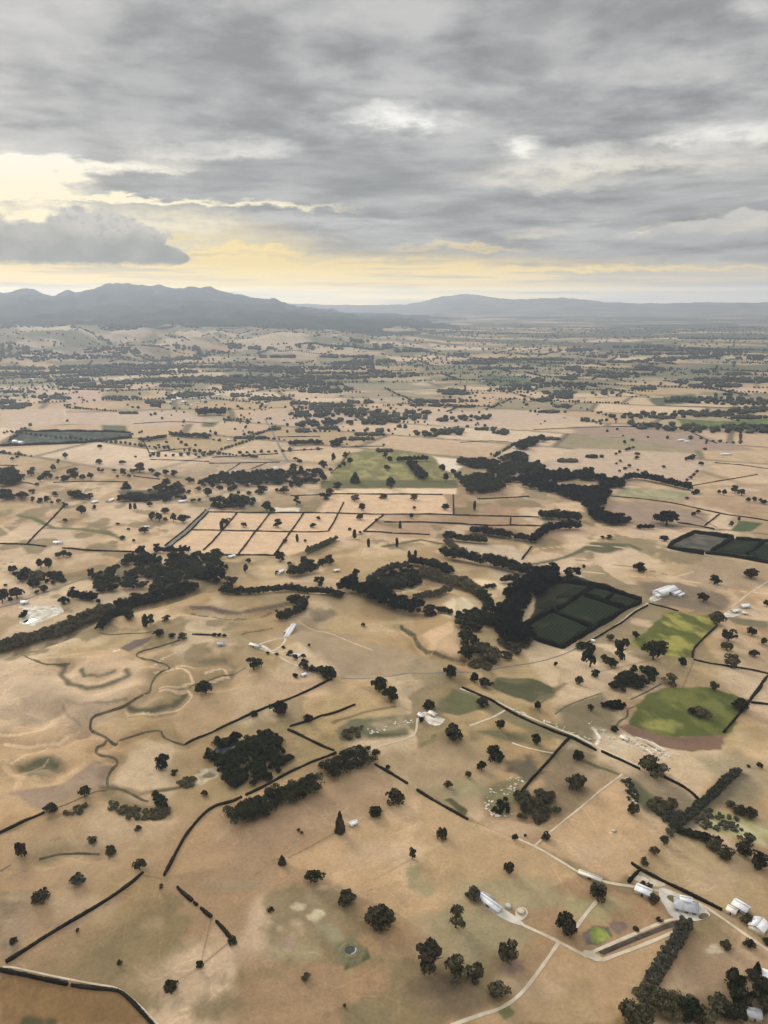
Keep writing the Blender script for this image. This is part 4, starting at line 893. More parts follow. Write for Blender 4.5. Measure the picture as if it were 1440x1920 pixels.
belt([(445, 1543), (490, 1520), (540, 1498), (592, 1478)], 34, 8, 'dark', 'long bushy brownish tree belt along the open tan paddock near the bent hedge')
belt([(618, 1456), (650, 1440), (690, 1424)], 36, 8, 'dark', 'short bushy tree belt covering the corner where the dark hedges meet')
belt([(1287, 1738), (1268, 1770), (1245, 1808), (1220, 1850), (1205, 1878)], 17, 4.5, 'grey', 'grey green belt of trees running down from the grey roofed farmhouse')
belt([(1382, 1448), (1350, 1478), (1310, 1515), (1262, 1553)], 11, 2.6, 'grey', 'thin greyish brown belt crossing the rough ground towards the yellow scrub')
belt([(1268, 1560), (1300, 1570), (1347, 1585)], 12, 4, 'dark', 'dark low belt bordering the tan paddock below the yellow scrub')
belt([(645, 1107), (690, 1122), (740, 1140), (783, 1153)], 26, 13, 'black', 'black thick shelterbelt left of the bare yellow clearing')
belt([(790, 1079), (830, 1091), (870, 1104), (898, 1118)], 15, 9, 'olive', 'pale olive belt curving above the bare yellow clearing')
belt([(898, 1118), (908, 1128), (918, 1142)], 12, 8, 'dark', 'short dark belt at the right end of the bare yellow clearing')
belt([(910, 1060), (950, 1070), (990, 1080)], 16, 12, 'dark', 'dark clipped shelterbelt in front of the walled orchard, right one of a broken pair')
belt([(832, 1046), (860, 1053), (898, 1060)], 13, 12, 'dark', 'dark shelterbelt, left one of the broken pair beyond the pale clearing')
belt([(1003, 1080), (1024, 1077), (1044, 1073)], 8, 9, 'black', 'short black belt at the top corner of the dark walled orchard')
belt([(967, 1105), (985, 1090), (1004, 1081)], 6, 6, 'black', 'narrow black belt slanting up to the walled orchard')
belt([(943, 1095), (958, 1092), (967, 1093)], 10, 7, 'dark', 'small dark clump belt on the tan rise left of the walled orchard')
belt([(911, 1104), (927, 1103)], 6, 5, 'dark', 'tiny dark belt on the tan rise between two shelterbelts')
belt([(692, 1092), (720, 1072), (765, 1064)], 8, 6, 'olive', 'straggling olive belt behind the black shelterbelt')
belt([(770, 1060), (805, 1064), (842, 1078)], 13, 9, 'dark', 'dark bushy belt joining the two tall poplars')
belt([(722, 1108), (745, 1098), (785, 1094)], 14, 8, 'dark', 'dark rough belt hidden behind the black shelterbelt')
belt([(778, 1123), (810, 1122), (843, 1116)], 9, 6, 'olive', 'olive belt along the upper edge of the bare yellow clearing')
belt([(822, 1148), (834, 1151), (846, 1154)], 5, 5, 'dark', 'row of small dark bushes along the lower edge of the clearing')
belt([(835, 1012), (865, 1016), (910, 1020)], 9, 8, 'dark', 'dark belt at the foot of the hedged paddocks, lowest of three')
belt([(838, 1020), (848, 1030), (865, 1040)], 9, 7, 'olive', 'olive belt running down from the hedged paddocks to the broken pair')
belt([(885, 1000), (920, 1004), (955, 1010)], 11, 9, 'dark', 'dark belt behind the lowest belt of the hedged paddocks')
belt([(966, 1013), (988, 1014)], 8, 7, 'dark', 'short brownish belt between the hedged paddocks and the curved belt')
belt([(998, 1019), (1015, 1005), (1035, 995), (1060, 993), (1085, 993)], 9, 9, 'black', 'black curved belt below the gully wood')
belt([(1015, 972), (1050, 974), (1085, 977)], 16, 10, 'dark', 'broad dark belt pointing into the pale paddocks below the gully wood')
belt([(1196, 992), (1224, 992)], 5, 5, 'black', 'short black belt left of the black round tree')
belt([(1172, 902), (1190, 898), (1217, 902), (1255, 911), (1294, 920)], 7, 10, 'black', 'long black tapering belt at the foot of the field of scattered dots')
belt([(1300, 928), (1308, 926)], 4, 4, 'dark', 'tiny belt beyond the tapering black belt')
belt([(746, 866), (775, 865), (800, 864)], 6, 8, 'dark', 'dark belt at the top of the olive green paddock')
belt([(770, 873), (780, 885), (792, 899)], 11, 9, 'dark', 'dark leaning belt standing inside the olive green paddock')
belt([(1296, 862), (1300, 858)], 4, 4, 'dark', 'small dark belt right of the field of scattered dots')
belt([(133, 932), (150, 936), (170, 937)], 8, 8, 'dark', 'dark belt beside the pale track on the left plain')
belt([(225, 940), (260, 940), (290, 938)], 11, 8, 'dark', 'dark broad belt behind the pair of small columns on the left plain')
belt([(292, 1037), (320, 1037), (355, 1037)], 6, 7, 'black', 'black straight belt at the lower end of the diagonal road')
belt([(235, 1058), (262, 1056), (290, 1060)], 12, 9, 'dark', 'dark belt above the riverside wood beside the grey road')
belt([(577, 1037), (605, 1025), (628, 1014)], 7, 5, 'olive', 'thin olive belt along the dry gully below the hedged paddocks')
belt([(548, 1080), (570, 1078), (590, 1073)], 19, 10, 'dark', 'dark thick block of trees right of the white house in the scrub')
belt([(545, 1132), (560, 1133), (572, 1140), (565, 1150), (545, 1157), (525, 1165)], 11, 8, 'dark', 'dark hook shaped belt above the farm with the looping drive')
belt([(415, 1112), (450, 1116), (510, 1113), (545, 1105), (590, 1116), (640, 1121)], 9, 6, 'dark', 'long dark gully belt leading to the black shelterbelt')
belt([(0, 1222), (25, 1211), (62, 1204), (100, 1195), (140, 1173), (180, 1156), (222, 1146)], 17, 6, 'olive', 'olive brown gully belt winding below the gravel yard')
belt([(222, 1146), (260, 1136), (300, 1128), (345, 1114), (366, 1105)], 13, 9, 'dark', 'dark gully belt continuing right from the gravel yard gully')
belt([(222, 1148), (205, 1165), (188, 1182)], 9, 7, 'dark', 'dark spur of trees dropping left from the gully belt')
belt([(233, 1152), (240, 1160), (246, 1164)], 8, 6, 'dark', 'small dark spur of trees dropping right from the gully belt')
belt([(135, 1124), (155, 1124), (178, 1127)], 12, 8, 'black', 'black belt around the white roof beside the gravel yard')
belt([(40, 1162), (48, 1157)], 5, 5, 'black', 'short black hedge like belt inside the gravel yard')
belt([(375, 780), (395, 777), (418, 779)], 12, 14, 'black', 'solid black plantation block on the distant plain, left of centre')
belt([(545, 836), (570, 834), (600, 834)], 8, 9, 'dark', 'dark belt right of the diagonal grey road, lowest of three')
belt([(628, 838), (634, 832)], 11, 10, 'dark', 'dark block of trees at the end of the belts by the diagonal road')
belt([(362, 821), (375, 820), (390, 822)], 9, 8, 'dark', 'dark belt at the left end of the paired hedges by the diagonal road')
belt([(263, 828), (285, 826), (310, 822)], 6, 7, 'dark', 'row of dark trees right of the dark crop field')
belt([(320, 817), (340, 819), (360, 821)], 6, 7, 'dark', 'row of dark trees further right of the dark crop field')
belt([(455, 894), (480, 904), (490, 906)], 10, 8, 'dark', 'dark belt among the roofs below the paired hedges')
belt([(395, 899), (420, 896), (450, 899)], 7, 7, 'dark', 'flat dark belt left of the roofs below the paired hedges')
belt([(505, 893), (518, 890), (529, 892)], 8, 9, 'black', 'short black belt right of the roofs below the paired hedges')
belt([(398, 945), (412, 943), (430, 947)], 9, 9, 'dark', 'dark block at the top left corner of the grid of hedged paddocks')
belt([(438, 940), (452, 948), (458, 942)], 11, 9, 'dark', 'dark block touching the upper hedge of the hedged paddocks')
belt([(430, 922), (442, 915)], 5, 5, 'dark', 'small slanting belt between the roofs and the hedged paddocks')
# gully wood, orchard shelter, groves, scrub: foliage nobody could count
wood(inside([(855, 897), (880, 900), (950, 898), (955, 912), (920, 925), (880, 928)], 7, 11), 'green')
wood(inside([(955, 903), (1000, 893), (1060, 887), (1105, 889), (1130, 899), (1170, 905), (1165, 917), (1130, 915), (1122, 905), (1085, 900), (1040, 904), (990, 910)], 6, 9, 1.1), 'black')
wood(inside([(975, 915), (1040, 911), (1078, 919), (1125, 916), (1148, 919), (1135, 940), (1110, 948), (1078, 940), (1040, 926)], 6, 9, 1.), 'black')
wood(inside([(1095, 948), (1135, 942), (1125, 962), (1165, 972), (1188, 987), (1140, 984), (1108, 974)], 6, 9, 1.), 'black')
wood(inside([(855, 870), (900, 864), (935, 873), (970, 878), (1018, 880), (1020, 888), (960, 886), (930, 880), (890, 880)], 6, 9), 'dark')
wood(inside([(935, 862), (965, 855), (990, 858), (985, 870), (950, 868)], 7, 10), 'dark')
wood(inside([(965, 838), (1000, 826), (1022, 828), (1000, 838), (975, 846)], 8, 11), 'dark')
wood(inside([(995, 880), (1018, 874), (1018, 890), (1000, 893)], 7, 12), 'dark')
wood(inside([(0, 893), (25, 888), (42, 905), (30, 914), (0, 914)], 8, 14), 'dark')
wood(inside([(0, 928), (30, 926), (50, 933), (45, 938), (0, 938)], 7, 10), 'dark')
wood(inside([(170, 1090), (195, 1078), (217, 1072), (270, 1067), (300, 1065), (322, 1062), (345, 1058), (375, 1066), (380, 1082), (345, 1095), (325, 1100), (282, 1114), (262, 1107), (220, 1108), (200, 1117), (176, 1107)], 5.5, 9, .62), 'dark')
wood(inside([(232, 1062), (262, 1048), (300, 1052), (345, 1050), (350, 1058), (300, 1062), (262, 1068)], 6, 10, .8), 'dark')
wood(inside([(395, 950), (470, 935), (480, 945), (455, 957), (400, 956)], 5, 8, .5), 'dark')
wood(inside([(355, 905), (470, 888), (530, 892), (530, 908), (470, 915), (380, 912)], 6, 9, .4), 'dark')
wood(inside([(500, 895), (610, 880), (612, 905), (520, 920)], 6, 8, .28), 'dark')
wood(inside([(230, 935), (300, 915), (345, 912), (350, 940), (280, 946)], 6, 8, .35), 'dark')
wood(inside([(20, 1068), (110, 1080), (118, 1100), (60, 1102), (25, 1090)], 5, 7, .3), 'dark')
wood(inside([(690, 1085), (770, 1068), (790, 1085), (775, 1105), (720, 1112)], 5, 7, .6), 'dark')
wood(inside([(905, 890), (985, 870), (1010, 882), (960, 895)], 6, 8, .5), 'dark')
wood(inside([(340, 1060), (372, 1045), (412, 1050), (418, 1070), (395, 1090), (360, 1088)], 5.5, 9, .7), 'dark')
wood(inside([(934, 1190), (925, 1165), (938, 1140), (958, 1112), (985, 1108), (1008, 1090), (1040, 1080), (1075, 1076), (1085, 1090), (1050, 1098), (1022, 1112), (1000, 1128), (985, 1148), (972, 1172), (972, 1188), (1005, 1208), (960, 1225)], 5.5, 12, 1.3), 'black')
wood(inside([(928, 1222), (940, 1200), (975, 1195), (1000, 1210), (975, 1225), (950, 1240)], 5, 7, .9), 'olive')
wood(inside([(860, 1165), (880, 1150), (915, 1148), (925, 1165), (915, 1190), (885, 1188)], 5, 7, .8), 'dark')
grove = inside([(387, 1425), (392, 1408), (398, 1412), (406, 1420), (430, 1420), (450, 1402), (478, 1385), (503, 1380), (530, 1395), (543, 1425), (522, 1455), (472, 1477), (432, 1477), (418, 1455), (412, 1435)], 3.6, 5.5, 1.15)
wood(grove, 'green')
wood(inside([(398, 1402), (415, 1388), (436, 1386), (445, 1394), (430, 1397), (408, 1408)], 3.2, 5), 'dark')
wood(inside([(205, 1500), (232, 1515), (270, 1520), (318, 1510), (320, 1528), (285, 1538), (240, 1536), (205, 1520)], 2.2, 2.2, .7), 'olive')
wood(inside([(290, 1495), (316, 1495), (320, 1528), (298, 1530)], 3, 4, .9), 'dark')
wood(inside([(333, 1465), (360, 1458), (372, 1467), (355, 1480), (335, 1478)], 2, 1.6, .8), 'olive')
wood(inside([(118, 1526), (140, 1515), (163, 1512), (160, 1522), (135, 1532)], 2, 1.8, .8), 'olive')
wood(inside([(960, 1510), (985, 1492), (1010, 1490), (1035, 1500), (1047, 1528), (1030, 1544), (985, 1542), (962, 1535)], 3.6, 5, 1.1), 'olive')
wood(inside([(920, 1520), (935, 1500), (960, 1500), (962, 1530), (935, 1527)], 1.7, 1.5, .6), 'green')
wood(inside([(640, 1375), (675, 1365), (673, 1388), (648, 1390)], 2., 1.8, .6), 'olive')
wood(inside([(1213, 1510), (1240, 1500), (1275, 1497), (1280, 1512), (1255, 1527), (1225, 1527)], 3.4, 4.2, .9), 'olive')
wood(inside([(1300, 1525), (1330, 1520), (1390, 1540), (1400, 1556), (1350, 1562), (1310, 1552)], 1.6, 1.5, .5), 'grey')
wood(inside([(1225, 1525), (1285, 1522), (1270, 1560), (1240, 1545)], 2.5, 3, .5), 'grey')
wood(inside([(1142, 1285), (1165, 1275), (1190, 1262), (1222, 1264), (1232, 1275), (1215, 1288), (1180, 1298), (1150, 1296)], 4, 6, 1.1), 'dark')
wood(inside([(1130, 1322), (1150, 1318), (1175, 1322), (1170, 1333), (1140, 1332)], 3, 3.5, .9), 'black')
wood(inside([(870, 1245), (905, 1240), (930, 1245), (920, 1256), (880, 1255)], 2.5, 2.6, .7), 'olive')
wood(inside([(1340, 1880), (1440, 1850), (1440, 1900), (1380, 1920), (1340, 1915)], 4, 7, .6), 'dark')
wood(inside([(1195, 1870), (1260, 1862), (1320, 1880), (1330, 1920), (1200, 1925)], 4, 6, .55), 'olive')
wood(inside([(1185, 1520), (1175, 1490), (1165, 1462), (1178, 1460), (1195, 1490), (1200, 1515)], 1.4, 1.3, .5), 'grey')
# ------------------------------------------------------------------ woods and trees on the far plain, read as one mass
ico_v = None
def lowpoly():
    p = (1 + 5 ** .5) / 2
    v = np.array([(-1, p, 0), (1, p, 0), (-1, -p, 0), (1, -p, 0), (0, -1, p), (0, 1, p), (0, -1, -p), (0, 1, -p), (p, 0, -1), (p, 0, 1), (-p, 0, -1), (-p, 0, 1)], float)
    f = np.array([(0, 11, 5), (0, 5, 1), (0, 1, 7), (0, 7, 10), (0, 10, 11), (1, 5, 9), (5, 11, 4), (11, 10, 2), (10, 7, 6), (7, 1, 8), (3, 9, 4), (3, 4, 2), (3, 2, 6), (3, 6, 8), (3, 8, 9), (4, 9, 5), (2, 4, 11), (6, 2, 10), (8, 6, 7), (9, 8, 1)])
    return v / np.linalg.norm(v[0]), f
IV, IF = lowpoly()
far_pts = []
def too_near(x, y):
    px, py, d = project(x, y, 0.0)
    return py > 858
# hedgerows along the paddock edges of the lattice
def lattice_edges(turn, su, sv, seed, want):
    out = []; c, s = math.cos(turn), math.sin(turn)
    for row in range(-40, 50):
        for col in range(-40, 45):
            for side in (0, 1):
                e = _h(np.array([col]), np.array([row]), seed + 31 + side)[0]
                if e > want: continue
                L = su if side == 0 else sv; n = int(L / rng.uniform(8, 16)); shift = _h(np.array([row]), np.array([row * 0]), seed + 1)[0]
                t = np.linspace(0, 1, n); keep = rng.uniform(size=n) < (.95 if e < want * .45 else .45); t = t[keep]
                u = (col + (t if side == 0 else 0 * t) - shift) * su; v = (row + (0 * t if side == 0 else t)) * sv
                x = u * c - v * s; y = u * s + v * c
                out.append(np.stack([x, y, np.full(len(x), e)], 1))
    return np.concatenate(out)
E = np.concatenate([lattice_edges(R(-24), 330, 210, 200, .42), lattice_edges(R(12), 420, 260, 300, .40)])
bigE = fbm(E[:, 0] / 2600, E[:, 1] / 2200, 2, 140)
n1_ = len(E)
S = np.stack([rng.uniform(-6500, 6500, 36000), rng.uniform(1500, 9500, 36000), np.ones(36000)], 1)
dn = fbm(S[:, 0] / 500, S[:, 1] / 650, 4, 222)
S = S[rng.uniform(size=len(S)) < sstep(.50, .64, dn) * .85 + .03]
E = np.concatenate([E, S])
r = np.hypot(E[:, 0], E[:, 1]); aa = np.degrees(np.arctan2(E[:, 0], E[:, 1]))
ppx, ppy, dd = project(E[:, 0], E[:, 1], np.zeros(len(E)))
calm = np.ones(len(E), bool)                     # wide open paddocks that stay bare
for x0, y0, x1, y1 in ((800, 768, 1110, 815), (1080, 800, 1330, 860), (470, 770, 700, 803), (0, 765, 125, 812), (130, 735, 190, 760), (130, 775, 420, 812)):
    calm &= ~((ppx > x0) & (ppx < x1) & (ppy > y0) & (ppy < y1) & (rng.uniform(size=len(E)) < .8))
ok = (ppy < 858) & (r > 1200) & (r < 10500) & (np.abs(aa) < 47) & calm & (rng.uniform(size=len(E)) < 1 - .85 * sstep(4200, 6500, r))
E = E[ok]
size = rng.uniform(2.9, 6.4, len(E)) * (.9 + .5 * sstep(2500, 6000, np.hypot(E[:, 0], E[:, 1])))
far_pts.append(np.stack([E[:, 0], E[:, 1], size, size * rng.uniform(1., 1.7, len(E))], 1))
# woods and planted strips that stand out: left, right, middle row, thickness in the photograph
STRIPS = '''0,30,752,10;20,62,757,8;0,45,762,7;0,90,700,9;90,190,712,9;110,200,720,8;190,250,716,8;240,330,712,7;150,240,724,6;0,60,733,5;0,130,690,6;200,300,700,6;300,360,722,6;330,400,738,9;268,308,752,8;275,300,758,6;310,360,742,6;400,450,727,7;415,475,710,8;415,440,718,9;450,520,708,6;520,600,712,7;430,470,740,9;470,545,746,7;545,580,754,6;575,660,758,9;580,640,764,6;610,690,767,8;640,700,752,7;645,662,728,10;690,720,695,9;560,640,732,8;575,622,726,6;700,760,776,9;730,800,778,10;760,808,771,7;705,740,770,6;766,830,751,7;800,895,750,6;770,850,758,5;850,890,760,4;830,880,736,8;820,870,732,7;940,1030,722,10;990,1020,712,12;930,1000,728,6;890,930,802,7;925,957,808,12;1000,1040,748,9;1020,1075,735,9;1030,1090,742,11;1035,1080,708,9;1060,1110,690,8;1040,1070,760,6;1010,1060,770,5;1080,1120,696,9;1100,1180,668,5;1120,1200,705,5;1110,1150,735,9;1185,1230,727,7;1290,1390,722,10;1320,1360,716,8;1262,1312,748,12;1285,1330,772,7;1320,1370,775,11;1375,1420,768,10;1385,1440,763,8;1370,1440,780,8;1340,1400,738,6;1360,1420,700,6;1300,1345,696,5;1260,1290,715,5;1190,1215,688,5;1215,1262,690,5;1090,1104,785,9;1178,1192,790,11;1200,1230,795,11;1237,1265,781,6;1293,1315,818,7;1100,1130,853,4;1045,1082,861,6;1005,1050,820,4;745,770,797,7;590,640,800,8;555,590,805,7;505,525,801,8;700,735,842,6;640,700,820,6;655,720,812,5;700,730,805,8;690,720,788,6;440,500,818,5;60,100,742,5;100,132,745,4;225,257,772,4;192,260,744,5;660,740,676,8;700,735,650,14;740,800,657,5;840,930,680,6;900,1000,690,5;840,880,665,6;600,700,668,4;420,520,652,6;300,380,672,5;480,560,668,5;330,420,660,4;100,230,686,3;0,60,655,18;60,90,672,8;225,245,690,9;560,600,648,6;640,690,640,6;1200,1290,663,4;1290,1400,660,5;1380,1430,671,8;1030,1110,656,6;1150,1240,650,4'''
for q in STRIPS.split(';'):
    x0, x1, py, th = map(float, q.split(','))
    n = int(np.clip((x1 - x0) * th * .65, 12, 1200))
    a = rng.uniform(0, 1, n); edge_ = np.minimum(1, 6 * np.minimum(a, 1 - a) + .3)
    a = a[vnoise((x0 + a * (x1 - x0)) / 5, a * 0 + py, 5) > .3]; n = len(a); edge_ = np.minimum(1, 6 * np.minimum(a, 1 - a) + .3) * (.4 + 1.2 * vnoise((x0 + a * (x1 - x0)) / 9, a * 0 + py, 8))
    X, Y = at_many(x0 + a * (x1 - x0), py + rng.uniform(-.5, .35, n) * th * edge_ * .7, 6.)
    d = depth(X, Y); s = np.clip(rng.uniform(3.0, 6.0, n) * d / F_PX / 2, 4, 18)
    far_pts.append(np.stack([X, Y, s, s * rng.uniform(1., 1.5, n)], 1))
for _ in range(46):
    px = rng.uniform(-80, 1520); py = rng.uniform(612, 735) if rng.uniform() < .75 else rng.uniform(735, 830)
    X, Y, Z = at(px, py); r_ = math.hypot(X, Y)
    if px < 640 and py < 690 and rng.uniform() < .6: continue
    la_, lb_ = rng.uniform(120, 420) * (r_ / 5500 + .25), rng.uniform(35, 110) * (r_ / 6000 + .3); n = int(np.clip(la_ * lb_ / 150, 20, 260)); a = rng.uniform(0, 6.28, n); q = np.sqrt(rng.uniform(0, 1, n)); tw = rng.uniform(-.5, .5)
    ux, uy = la_ * q * np.cos(a), lb_ * q * np.sin(a); s = rng.uniform(6, 10.5, n)
    far_pts.append(np.stack([X + ux * math.cos(tw) - uy * math.sin(tw), Y + ux * math.sin(tw) + uy * math.cos(tw), s, s * rng.uniform(.9, 1.4, n)], 1))
Q = np.concatenate(far_pts); n = len(Q); print('far trees', n)
v = np.repeat(IV[None], n, 0) * rng.uniform(.72, 1.28, (n, 12, 1))
v[:, :, :2] *= Q[:, None, 2:3]; v[:, :, 2] *= Q[:, None, 3] * .62
v[:, :, 2] += (height(Q[:, 0], Q[:, 1]) + Q[:, 3] * .55)[:, None]; v[:, :, 0] += Q[:, 0:1]; v[:, :, 1] += Q[:, 1:2]
f = (IF[None] + (np.arange(n) * 12)[:, None, None]).reshape(-1, 3)
M['far'] = noisy('far_foliage', (.024, .028, .020, 1), (.07, .072, .045, 1), .02, .9, .05, 2)
tag(link('distant_trees', mesh_np('distant_trees', v.reshape(-1, 3), f, M['far'], False)), kind='stuff')

# ------------------------------------------------------------------ sown blocks inside the dark hedges
M['vines'], t, b = material('dark_vine_canopy', .9, .04)
pos = t.node('ShaderNodeNewGeometry').outputs['Position']
rot = t.node('ShaderNodeVectorRotate', rotation_type='Z_AXIS'); t.put(rot.inputs['Vector'], pos); rot.inputs['Angle'].default_value = R(38)
wv = t.node('ShaderNodeTexWave', wave_type='BANDS', bands_direction='X'); t.put(wv.inputs['Vector'], rot.outputs[0]); wv.inputs['Scale'].default_value = .075; wv.inputs['Distortion'].default_value = 1.5; wv.inputs['Detail'].default_value = 2
nz = t.noise(pos, .05, 4)
col = t.mix(t.ss(wv.outputs[1], .2, .8), (.011, .017, .008, 1), (.024, .033, .015, 1))
col = t.mix(t.ss(nz, .55, .75, 0, .45), col, (.06, .055, .036, 1))
t.l.new(col, b.inputs['Base Color'])
def canopy(pts, label, mat=None):
    P = np.array([at(*p)[:2] for p in pts]); n = 26
    # a bilinear sheet of canopy over a four-cornered block, with edges down to the ground
    a, b_, c, d = P; u, w = np.meshgrid(np.linspace(0, 1, n), np.linspace(0, 1, n))
    q = a[None, None] * ((1 - u) * (1 - w))[..., None] + b_[None, None] * (u * (1 - w))[..., None] + c[None, None] * (u * w)[..., None] + d[None, None] * ((1 - u) * w)[..., None]
    x, y = q[..., 0].ravel(), q[..., 1].ravel(); edge_ = np.minimum(np.minimum(u, 1 - u), np.minimum(w, 1 - w)).ravel()
    z = height(x, y) + np.where(edge_ < 1e-6, .1, 1.9 + .5 * (fbm(x / 7, y / 7, 2, 66) - .5))
    i = np.arange(n - 1)[:, None] * n; j = np.arange(n - 1)[None, :]
    Fm = np.stack([i + j, i + j + 1, i + n + j + 1, i + n + j], -1).reshape(-1, 4)
    o = link('vine_block', mesh_np('vine_block', np.stack([x, y, z], 1), Fm, mat or M['vines'], True))
    return tag(o, label, 'orchard', 'blocks of dark vines inside tall hedges')
canopy([(982, 1186), (1036, 1152), (1106, 1180), (1058, 1211)], 'large dark green vine block at the lower corner of the walled orchard')
canopy([(1040, 1147), (1094, 1121), (1168, 1145), (1114, 1176)], 'dark vine block with a bare brown streak in the middle of the walled orchard')
canopy([(1099, 1117), (1112, 1105), (1147, 1116), (1136, 1126)], 'small dark vine block at the upper edge of the walled orchard')
canopy([(1141, 1127), (1152, 1118), (1197, 1129), (1172, 1140)], 'small dark vine block at the right tip of the walled orchard')
canopy([(1008, 1140), (1030, 1126), (1055, 1134), (1035, 1145)], 'narrow vine block beside the tall trees of the walled orchard')
canopy([(1040, 1122), (1078, 1102), (1106, 1105), (1078, 1119), ], 'green vine block at the upper left of the walled orchard')
M['sparse'] = noisy('sparse_vines', (.05, .05, .04, 1), (.14, .12, .09, 1), .05)
canopy([(1256, 1026), (1300, 1003), (1371, 1012), (1330, 1035)], 'greyish sparse vine block, left one of the orchard at the photo edge', M['sparse'])
canopy([(1340, 1034), (1378, 1014), (1428, 1020), (1399, 1039)], 'dark green vine block in the middle of the orchard at the photo edge')
canopy([(1407, 1040), (1434, 1021), (1470, 1024), (1450, 1050)], 'dark vine block cut by the edge of the photo')

# ------------------------------------------------------------------ buildings
sheds = []
def place(p, q):
    a = Vector(at(*p)); b_ = Vector(at(*q)); c = (a + b_) / 2; d = b_ - a
    return c, math.hypot(d.x, d.y), math.atan2(d.y, d.x)
def shed(p, q, width, wall=3.2, roof='white', walls='wall', label='', name='shed', cat='shed', windows=0, hip=False, group='farm sheds and barns'):
    """a pitched-roof building whose ridge runs from p to q in the photograph"""
    c, Lm, yaw = place(p, q); c, Lm, yaw = place(p, q); z = float(height(c.x, c.y))
    e = bpy.data.objects.new(name, None); COL.objects.link(e); e.location = (c.x, c.y, z - .25); e.rotation_euler = (0, 0, yaw)
    width *= .68; wall *= .88; h, w, rise = Lm / 2, width / 2, width * .16 + .4
    m = MB()
    m.box(-h, h, -w, w, 0, wall)
    if not hip:
        for s in (-1, 1):
            m.add([(s * h, -w, wall), (s * h, w, wall), (s * h, 0, wall + rise), (s * (h - .2), -w, wall), (s * (h - .2), w, wall), (s * (h - .2), 0, wall + rise)], [(0, 1, 2), (5, 4, 3), (0, 2, 5, 3), (1, 4, 5, 2)])
    m.build('wall', M[walls], e)
    r = MB(); o = .5; t_ = .14; k = rise * (w + o) / w; zb = wall + .05 - (k - rise)
    if hip:
        i = min(w, h * .8); top = [(-h + i, 0, wall + rise + .05), (h - i, 0, wall + rise + .05)]; base = [(-h - o, -w - o, zb), (h + o, -w - o, zb), (h + o, w + o, zb), (-h - o, w + o, zb)]
        low = [(x, y, zz - t_) for x, y, zz in base]
        r.add(base + top + low, [(0, 1, 5, 4), (2, 3, 4, 5), (1, 2, 5), (3, 0, 4), (0, 6, 7, 1), (1, 7, 8, 2), (2, 8, 9, 3), (3, 9, 6, 0), (9, 8, 7, 6)])
    else:
        for s in (-1, 1):
            a = [(-h - o, 0, wall + rise + .05), (h + o, 0, wall + rise + .05), (h + o, s * (w + o), zb), (-h - o, s * (w + o), zb)]
            b2 = [(x, y, zz + t_) for x, y, zz in a]
            f = [(0, 1, 2, 3), (7, 6, 5, 4), (0, 4, 5, 1), (1, 5, 6, 2), (2, 6, 7, 3), (3, 7, 4, 0)]
            r.add(a + b2, f if s < 0 else [g[::-1] for g in f])
    ro = r.build('roof', M[roof], e)
    rc = MB(); rc.box(-(h - (min(w, h * .8) if hip else 0)), h - (min(w, h * .8) if hip else 0), -.18, .18, wall + rise + .12, wall + rise + .28); rc.build('ridge_cap', M['greyroof'], ro)
    # doors and windows face the viewer's side
    s = -1 if math.cos(yaw) > 0 else 1
    y0, y1 = (s * w, s * (w + .06)) if s > 0 else (s * (w + .06), s * w)
    d = MB(); dw = min(1.8 if windows else Lm * .16, 3); d.box(-dw / 2, dw / 2, y0, y1, 0.1, min(wall * .82, 2.2 if windows else 4)); d.build('door', M['darkwall'], e)
    for j in range(windows):
        x = -h + (j + .5) * Lm / windows
        if abs(x) < dw: x += dw * 1.3
        wn = MB(); wn.box(x - .75, x + .75, y0, y1, 1.0, 2.1); wo = wn.build('window', M['white'], e)
        g = MB(); g.box(x - .62, x + .62, min(y0, y1) - .03 if s < 0 else y0, y1 if s < 0 else y1 + .03, 1.12, 1.98); g.build('pane', M['glass'], wo)
    tag(e, label, cat, group); sheds.append(e); return e
H_ = dict(name='house', cat='house', group='farmhouses')
shed((1264, 1698), (1308, 1708), 13, 3, 'greyroof', 'wall', 'big grey roofed farmhouse inside the pale loop of driveway', windows=4, hip=True, **H_)
c, Lm, yaw = place((1272, 1692), (1284, 1700))
shed((1275, 1691), (1296, 1695), 7, 3.4, 'white', 'wall', 'white gabled wing standing behind the big grey roofed farmhouse', name='house', cat='house', windows=2, group='farmhouses')
shed((1193, 1669), (1220, 1682), 9, 3.6, 'white', 'wall', 'white roofed shed beside the dark tree at the start of the driveway')
shed((1376, 1699), (1402, 1714), 9, 4, 'white', 'wall', 'white roofed barn above the driveway, larger of two side by side')
shed((1364, 1708), (1380, 1716), 7, 3.2, 'cream', 'wall', 'small cream lean shed below the larger white barn')
shed((1416, 1750), (1428, 1735), 12, 4, 'white', 'cream', 'bright white square barn by the right edge of the photo')
shed((1086, 1638), (1127, 1655), 4.5, 2.6, 'cream', 'wall', 'long narrow cream shed lying along the pale track')
shed((900, 1684), (937, 1711), 6.5, 3, 'white', 'white', 'long white shed at the end of the pale farm track', windows=0)
shed((905, 1680), (925, 1692), 4, 2.6, 'greyroof', 'wall', 'grey lean shed along the back of the long white shed')
shed((1400, 1903), (1425, 1908), 9, 3.2, 'greyroof', 'wall', 'grey roofed shed under trees at the bottom right corner')
shed((1430, 1831), (1450, 1838), 9, 3, 'white', 'wall', 'white roofed house among dark trees by the right edge', windows=3, hip=True, **H_)
shed((534, 1196), (551, 1178), 7, 3.6, 'white', 'cream', 'long bright white shed above the looping pale drive')
shed((470, 1211), (487, 1216), 7, 3, 'cream', 'wall', 'cream shed at the left end of the looping pale drive')
shed((534, 1188), (543, 1180), 4, 2.8, 'cream', 'wall', 'small cream shed behind the long bright white shed')
